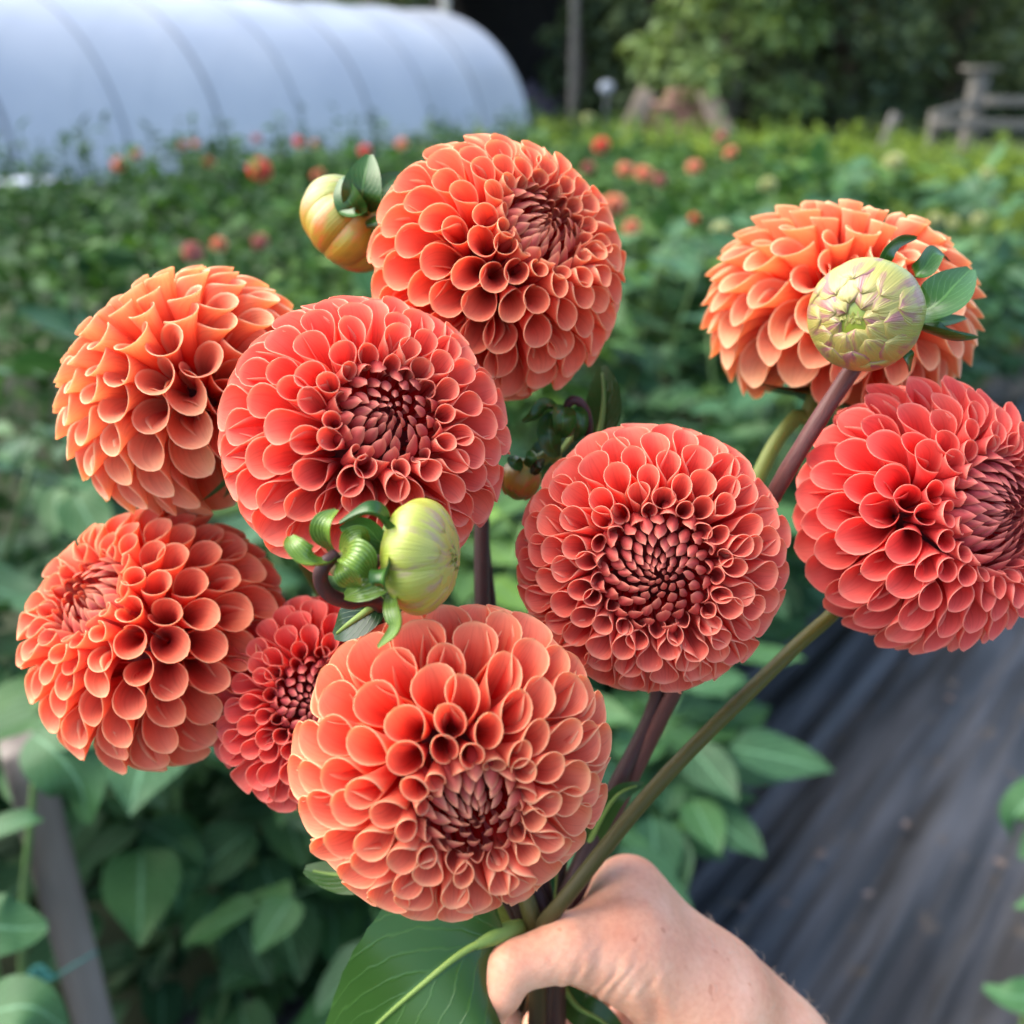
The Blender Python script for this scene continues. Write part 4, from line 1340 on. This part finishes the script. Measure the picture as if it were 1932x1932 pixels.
for pts_, w_, f_ in HAND_LEAVES:
    mb = MB(); ribbon(mb, [q_ - np.array(STAKE_PLANT.location) for q_ in px(pts_)], w_ / 966 * TAN * pts_[0][2], D(*f_), p=.7, fold=.12, ripple=.03, basew=.05)
    mb.build('leaf', M['near_leaf'], STAKE_PLANT)
eb = P(2010, 1700, 1.45)
root = empty('dahlia_plant', Vector((eb[0], eb[1], 0)))
tag(root, 'plant whose few leaves reach over the fabric at the right edge', 'plant')
EDGE = [([(2000, 1480, 1.30), (1955, 1500, 1.28), (1915, 1540, 1.28), (1905, 1590, 1.30)], 36, (.1, .8, .6)),
        ([(2010, 1560, 1.34), (1960, 1580, 1.32), (1925, 1620, 1.32)], 24, (.1, .8, .6)),
        ([(1990, 1700, 1.30), (1950, 1702, 1.28), (1915, 1712, 1.29)], 16, (.1, .8, .6)),
        ([(2010, 1860, 1.20), (1960, 1880, 1.18), (1905, 1880, 1.18), (1855, 1862, 1.20)], 36, (.0, .8, .6))]
mb = MB()
for pts_, w_, f_ in EDGE:
    tip = P(*pts_[0]) - np.array(root.location)
    tube(mb, [[0, 0, 0], tip * [.4, .4, .6], tip], [.006, .005, .003], 10, 7)
mb.build('stalks', M['stem_field'], root)
for pts_, w_, f_ in EDGE:
    mb = MB(); ribbon(mb, [q_ - np.array(root.location) for q_ in px(pts_)], w_ / 966 * TAN * pts_[0][2], D(*f_), p=.7, fold=.12, ripple=.03, basew=.05)
    mb.build('leaf', M['near_leaf'], root)
# ------------------------------------------------------------------ blooms out in the field
def head_mesh(seed, mat, s):
    r = np.random.default_rng(seed)
    mb = MB()
    for (V, F, A_, uv, S, g_, hood), th, ph, s_ in flower_petals(1.0, .85, 1.0, r, .3, .2, nu=8, nv=7, thick=.01):
        mb.add(V, F, uv, **A_)
    me = mb.mesh('head'); me.materials.append(mat)
    return me


M['peach'] = petal_material('peach_petal', (.85, .18, .10), (.92, .34, .20), (.95, .52, .34), (.95, .66, .48), (.5, .2, .15))
HM = {'red': head_mesh(1, M['red_coral'], 1), 'salmon': head_mesh(2, M['peach'], 1)}
M['cream'] = petal_material('cream_petal', (.45, .50, .16), (.62, .64, .28), (.74, .74, .45), (.8, .8, .55), (.4, .45, .2))
M['pink'] = petal_material('dusty_pink_petal', (.60, .10, .12), (.68, .22, .20), (.74, .36, .32), (.8, .45, .4), (.4, .15, .15))
HM['cream'] = head_mesh(3, M['cream'], 1)
HM['pink'] = head_mesh(4, M['pink'], 1)
FIELD = [
    (490, 320, 23, 'red', 1.13, 'red dahlia standing highest in the dark row before the tunnel'),
    (365, 477, 21, 'pink', 1.02, 'rosy dahlia just above the side turned orange dahlia'),
    (490, 457, 17, 'pink', 1.02, 'dull pink dahlia near the orange and green bud'),
    (413, 462, 15, 'salmon', 1.02, 'faded salmon dahlia between the two rosy field blooms'),
    (225, 310, 15, 'salmon', 1.10, 'orange dahlia at the left end of the dark row'),
    (255, 290, 12, 'salmon', 1.12, 'small orange dahlia just right of the leftmost field bloom'),
    (345, 275, 9, 'pink', 1.16, 'tiny pinkish bloom against the tunnel film, left part'),
    (370, 272, 9, 'salmon', 1.16, 'tiny orange bloom against the tunnel film, beside the pinkish one'),
    (485, 262, 10, 'pink', 1.18, 'tiny pink bloom against the tunnel above the red dahlia'),
    (563, 268, 10, 'red', 1.17, 'tiny red bloom against the tunnel middle'),
    (595, 272, 9, 'salmon', 1.16, 'tiny salmon bloom right beside the red one at the tunnel middle'),
    (688, 284, 12, 'red', 1.14, 'small red bloom above the leaves of the orange and green bud'),
    (758, 272, 12, 'salmon', 1.16, 'small orange bloom left of the topmost dahlia'),
    (600, 330, 12, 'salmon', 1.08, 'muted orange bloom sunk in the row right of the red dahlia'),
    (395, 305, 11, 'salmon', 1.09, 'muted orange bloom sunk in the row left of the red dahlia'),
    (1135, 275, 16, 'red', 1.16, 'red dahlia left of the leaning planks'),
    (1110, 225, 12, 'cream', 1.24, 'pale seed head on a tall stem left of the planks'),
    (1360, 262, 14, 'pink', 1.16, 'pink dahlia in front of the right leaning plank'),
    (1180, 320, 16, 'salmon', 1.10, 'salmon dahlia, left one of the row right of the topmost dahlia'),
    (1215, 328, 18, 'salmon', 1.10, 'largest salmon dahlia in the row right of the topmost dahlia'),
    (1245, 340, 13, 'pink', 1.09, 'pinkish dahlia right of the largest salmon field bloom'),
    (1310, 315, 15, 'salmon', 1.10, 'salmon dahlia standing alone below the right leaning plank'),
    (1110, 318, 14, 'pink', 1.10, 'pink dahlia half behind the edge of the topmost dahlia'),
    (1378, 288, 13, 'salmon', 1.13, 'small salmon dahlia below the pink one'),
    (1158, 388, 24, 'salmon', 1.05, 'pale orange dahlia touching the right side of the topmost dahlia'),
    (1192, 430, 16, 'salmon', 1.02, 'orange dahlia low right of the topmost dahlia'),
    (1310, 412, 10, 'red', 1.02, 'small dull red bloom between the orange and the cream ones'),
    (1687, 305, 19, 'cream', 1.14, 'cream dahlia high above the apricot dahlia'),
    (1450, 350, 16, 'cream', 1.09, 'cream dahlia upper left of the apricot dahlia'),
    (1360, 433, 17, 'cream', 1.02, 'round cream dahlia left of the apricot dahlia'),
    (1765, 412, 12, 'cream', 1.03, 'first of three small cream blooms at the upper right'),
    (1798, 420, 11, 'cream', 1.02, 'middle one of three small cream blooms at the upper right'),
    (1846, 413, 13, 'cream', 1.03, 'last of three small cream blooms at the upper right'),
    (1862, 328, 12, 'cream', 1.11, 'cream bloom near the right edge below the rail fence'),
]
for i, (x_, y_, rp, kind, z_, lab) in enumerate(FIELD):
    vv = (966 - y_) / 966 * TAN
    dd = (1.5 - z_) / (math.sin(PITCH) - math.cos(PITCH) * vv)
    c = P(x_, y_, dd)
    Rm = 1.0 * rp / 966 * TAN * dd
    root = empty('field_dahlia', Vector(c)); tag(root, lab, 'flower', 'dahlias blooming in the field')
    h = put('head', HM[kind], None, root)
    h.scale = (Rm,) * 3
    h.rotation_euler = (R_(20 + 40 * math.sin(i * 2.3)), R_(30 * math.cos(i * 1.7)), i)
    mb = MB(); tube(mb, [[0, 0, -Rm * .5], [.01, .01, -c[2] * .5], [.03, 0, -c[2]]], [.003, .004, .005], 8, 6)
    mb.build('stem', M['stem_field'], root)

# ------------------------------------------------------------------ the hand
PX = TAN / 966 * .36


def hp(x_, y_, d_, r_):
    return (*P(x_, y_, d_), r_)


BONES = [
    # forearm and wrist
    (hp(1800, 2560, .43, .040), hp(1560, 2220, .405, .034), .018),
    (hp(1560, 2220, .405, .034), hp(1418, 2020, .390, .0310), .018),
    (hp(1418, 2020, .390, .0310), hp(1330, 1890, .380, .0235), .016),
    # back of the hand to the knuckles
    (hp(1330, 1890, .380, .0215), hp(1185, 1685, .388, .0140), .014),
    (hp(1345, 1905, .395, .0220), hp(1235, 1760, .410, .0135), .014),
    (hp(1350, 1930, .405, .0200), hp(1270, 1830, .430, .0125), .012),
    (hp(1350, 1960, .410, .0190), hp(1290, 1900, .445, .0120), .012),
    # ball of the thumb
    (hp(1330, 1900, .370, .0215), hp(1190, 1790, .364, .0185), .012),
    (hp(1190, 1790, .364, .0185), hp(1085, 1788, .356, .0112), .008),
    # web between thumb and index
    (hp(1190, 1730, .378, .0150), hp(1110, 1780, .366, .0110), .010),
    # thumb
    (hp(1085, 1788, .356, .0110), hp(966, 1824, .350, .0086), .005),
    (hp(966, 1824, .350, .0087), hp(945, 1870, .349, .0074), .003),
    (hp(945, 1870, .349, .0074), hp(927, 1906, .350, .0060), .003),
    # index finger, curling behind the stems and round below the thumb
    (hp(1185, 1685, .388, .0125), hp(1080, 1760, .404, .0098), .005),
    (hp(1080, 1760, .404, .0098), hp(985, 1850, .404, .0088), .004),
    (hp(985, 1850, .404, .0088), hp(942, 1915, .385, .0082), .004),
    (hp(942, 1915, .385, .0082), hp(945, 1952, .366, .0076), .003),
    # middle
    (hp(1235, 1760, .410, .0120), hp(1130, 1850, .424, .0098), .005),
    (hp(1130, 1850, .424, .0098), hp(1030, 1940, .418, .0090), .004),
    (hp(1030, 1940, .418, .0090), hp(1010, 2010, .395, .0085), .004),
    (hp(1010, 2010, .395, .0085), hp(1040, 2040, .375, .0076), .003),
    # ring
    (hp(1270, 1830, .430, .0115), hp(1180, 1930, .436, .0095), .005),
    (hp(1180, 1930, .436, .0095), hp(1090, 2020, .424, .0086), .004),
    (hp(1090, 2020, .424, .0086), hp(1080, 2080, .400, .0080), .004),
    (hp(1080, 2080, .400, .0080), hp(1110, 2100, .382, .0072), .003),
    # little
    (hp(1290, 1900, .445, .0105), hp(1230, 2000, .442, .0085), .005),
    (hp(1230, 2000, .442, .0085), hp(1160, 2080, .428, .0076), .004),
    (hp(1160, 2080, .428, .0076), hp(1160, 2120, .405, .0070), .003),
]


def cone_sd(p, a, b):
    a_, b_ = np.array(a[:3]), np.array(b[:3])
    ab = b_ - a_
    t = np.clip((p - a_) @ ab / (ab @ ab), 0, 1)
    return np.linalg.norm(p - a_ - t[:, None] * ab, axis=1) - (a[3] + (b[3] - a[3]) * t)


def to_px(p):
    q_ = p - CAM
    d_ = q_ @ CF
    return 966 + q_ @ CX / d_ / TAN * 966, 966 - q_ @ CU / d_ / TAN * 966, d_


def hand_sd(p):
    dist = cone_sd(p, BONES[0][0], BONES[0][1])
    for a, b, k in BONES[1:]:
        e = cone_sd(p, a, b)
        h = np.clip(.5 + .5 * (e - dist) / k, 0, 1)
        dist = e * (1 - h) + dist * h - k * h * (1 - h)
    x_, y_, d_ = to_px(p)
    # skin folds in the thumb web, knuckle creases, tendon
    front = smooth(.375, .355, d_)
    s1 = (x_ - 1135) * .88 + (y_ - 1850) * .48
    wr = np.exp(-((x_ - 1145) / 80) ** 2 - ((y_ - 1855) / 55) ** 2)
    dist = dist + front * wr * .00085 * np.sin(s1 / 4.4 + 1.5 * np.sin(y_ / 23 + s1 / 31) + .8 * np.sin(y_ / 9 + s1 / 12)) * (0.6 + .4 * np.sin(s1 / 11 + y_ / 37))
    s2 = (x_ - 955) * .5 - (y_ - 1815) * .85
    wk = np.exp(-((x_ - 948) / 22) ** 2 - ((y_ - 1812) / 22) ** 2)
    dist = dist + wk * .0004 * np.sin(s2 / 2.2)
    s3 = (x_ - 1230) * .9 - (y_ - 1880) * .2
    w3 = np.exp(-((x_ - 1235) / 30) ** 2 - ((y_ - 1900) / 60) ** 2)
    dist = dist + w3 * .0009 * np.cos(s3 / 9)
    return dist


bm_pts = []
for a, b, k in BONES:
    a_, b_ = np.array(a), np.array(b)
    m_ = max(2, int(np.linalg.norm((b_ - a_)[:3]) / .004))
    for t in np.linspace(0, 1, m_):
        bm_pts.append(a_ + (b_ - a_) * t)
u, v = np.meshgrid(np.linspace(0, np.pi, 12), np.linspace(0, 2 * np.pi, 18, endpoint=False), indexing='ij')
US = np.column_stack([(np.sin(u) * np.cos(v)).ravel(), (np.sin(u) * np.sin(v)).ravel(), np.cos(u).ravel()])
mb = MB()
for q_ in bm_pts:
    mb.add(US * (q_[3] + .0006) + q_[:3], grid_faces(12, 18, True)[:, ::-1])
hand0 = put('body', mb.mesh('body_raw'))
md = hand0.modifiers.new('r', 'REMESH'); md.mode = 'VOXEL'; md.voxel_size = .00105
dg = bpy.context.evaluated_depsgraph_get()
hme = bpy.data.meshes.new_from_object(hand0.evaluated_get(dg))
bpy.data.objects.remove(hand0)
nvx = len(hme.vertices)
co = np.empty(nvx * 3, np.float32); hme.vertices.foreach_get('co', co); co = co.reshape(-1, 3).astype(float)
ne = len(hme.edges); ed = np.empty(ne * 2, np.int32); hme.edges.foreach_get('vertices', ed); ed = ed.reshape(-1, 2)
deg = np.zeros(nvx); np.add.at(deg, ed[:, 0], 1); np.add.at(deg, ed[:, 1], 1)


def project(p, it=2):
    for _ in range(it):
        d0 = hand_sd(p); e = 2e-4
        g_ = np.stack([hand_sd(p + np.eye(3)[i] * e) - d0 for i in range(3)], -1) / e
        p = p - (d0 / np.maximum((g_ ** 2).sum(1), .25))[:, None] * g_
    return p


for it in range(7):
    sm_ = np.zeros_like(co)
    np.add.at(sm_, ed[:, 0], co[ed[:, 1]]); np.add.at(sm_, ed[:, 1], co[ed[:, 0]])
    co = co * .4 + .6 * sm_ / deg[:, None]
    co = project(co, 2)
hme.vertices.foreach_set('co', co.astype(np.float32).ravel())
hme.polygons.foreach_set('use_smooth', np.ones(len(hme.polygons), bool))
hme.update()

m, nd, lk, b = new_mat('skin')
tc = nd.new('ShaderNodeTexCoord')
n1 = N(nd, 'ShaderNodeTexNoise', Scale=45.0, Detail=4.0); lk.new(tc.outputs['Object'], n1.inputs['Vector'])
r1 = ramp(nd, [(.3, (.73, .31, .185)), (.55, (.80, .40, .250)), (.75, (.86, .48, .32))]); lk.new(n1.outputs['Fac'], r1.inputs[0])
n2 = N(nd, 'ShaderNodeTexNoise', Scale=420.0, Detail=3.0); lk.new(tc.outputs['Object'], n2.inputs['Vector'])
r2 = ramp(nd, [(.3, (.90, .82, .80)), (.6, (1, 1, 1))]); lk.new(n2.outputs['Fac'], r2.inputs[0])
c = mix(nd, lk, r1.outputs[0], r2.outputs[0], .7, 'MULTIPLY')
n4 = N(nd, 'ShaderNodeTexNoise', Scale=260.0, Detail=0.0); lk.new(tc.outputs['Object'], n4.inputs['Vector'])
r4 = ramp(nd, [(.79, (1, 1, 1)), (.84, (.75, .58, .5))]); lk.new(n4.outputs['Fac'], r4.inputs[0])
c = mix(nd, lk, c, r4.outputs[0], .6, 'MULTIPLY')
lk.new(c, b.inputs['Base Color'])
b.inputs['Roughness'].default_value = .52
b.inputs['Specular IOR Level'].default_value = .35
b.inputs['Subsurface Weight'].default_value = .35
b.inputs['Subsurface Radius'].default_value = (1.0, .35, .2)
b.inputs['Subsurface Scale'].default_value = .0035
vo = N(nd, 'ShaderNodeTexVoronoi', Scale=900.0); lk.new(tc.outputs['Object'], vo.inputs['Vector'])
bp = N(nd, 'ShaderNodeBump', Strength=.25, Distance=.0003); lk.new(vo.outputs['Distance'], bp.inputs['Height']); lk.new(bp.outputs[0], b.inputs['Normal'])
M['skin'] = m
m, nd, lk, b = new_mat('nail')
b.inputs['Base Color'].default_value = (.74, .26, .27, 1); b.inputs['Roughness'].default_value = .22
M['nail'] = m
pc = P(1400, 2000, .39)
person = empty('person', Vector(pc))
tag(person, 'bare hand and wrist reaching in from the lower right and gripping the stems', 'person')
adopt(put('body', hme, M['skin']), person)
# thumb nail: a curved plate on the outer side of the last thumb segment
c0, c1 = P(943, 1866, .349), P(924, 1912, .350)
axis_ = nrm(c1 - c0); outn = D(-.62, .25, .74); outn = nrm(outn - axis_ * (outn @ axis_)); sdn = np.cross(axis_, outn)
V = []
for t in np.linspace(0, 1, 12):
    rr = .0074 - .0014 * t
    half = R_(44) * (1 - .55 * abs(2 * t - 1) ** 4)
    for a in np.linspace(-half, half, 11):
        V.append(c0 + (c1 - c0) * (.12 + t * .92) + (outn * math.cos(a) + sdn * math.sin(a)) * (rr + .00035))
pr_ = np.array(V); pr_ = project(pr_, 2)
gN = np.stack([hand_sd(pr_ + np.eye(3)[i] * 2e-4) - hand_sd(pr_) for i in range(3)], -1); pr_ = pr_ + nrm(gN) * .00035
adopt(put('thumbnail', mesh_from('thumbnail', pr_, grid_faces(12, 11)), M['nail']), person)
# fine hairs along the wrist
hm = MB(); rh = np.random.default_rng(3)
cand = co[rh.integers(0, nvx, 4000)]
x_, y_, d_ = to_px(cand)
ok = cand[(x_ > 1330) & (y_ < 1990) & (x_ < 1640) & (d_ < .40)][:70]
gN = nrm(np.stack([hand_sd(ok + np.eye(3)[i] * 2e-4) - hand_sd(ok) for i in range(3)], -1))
for p_, g_ in zip(ok, gN):
    L_ = rh.uniform(.0025, .0045)
    t_ = nrm(np.cross(g_, rh.normal(0, 1, 3)))
    tube(hm, [p_, p_ + g_ * L_ * .5 + t_ * L_ * .3, p_ + g_ * L_ * .6 + t_ * L_ * .9], [.00006, .00005, .00002], 4, 4, False)
M['hair'] = simple('fair_hair', (.55, .42, .30), .6)
adopt(hm.build('arm_hair', M['hair']), person)
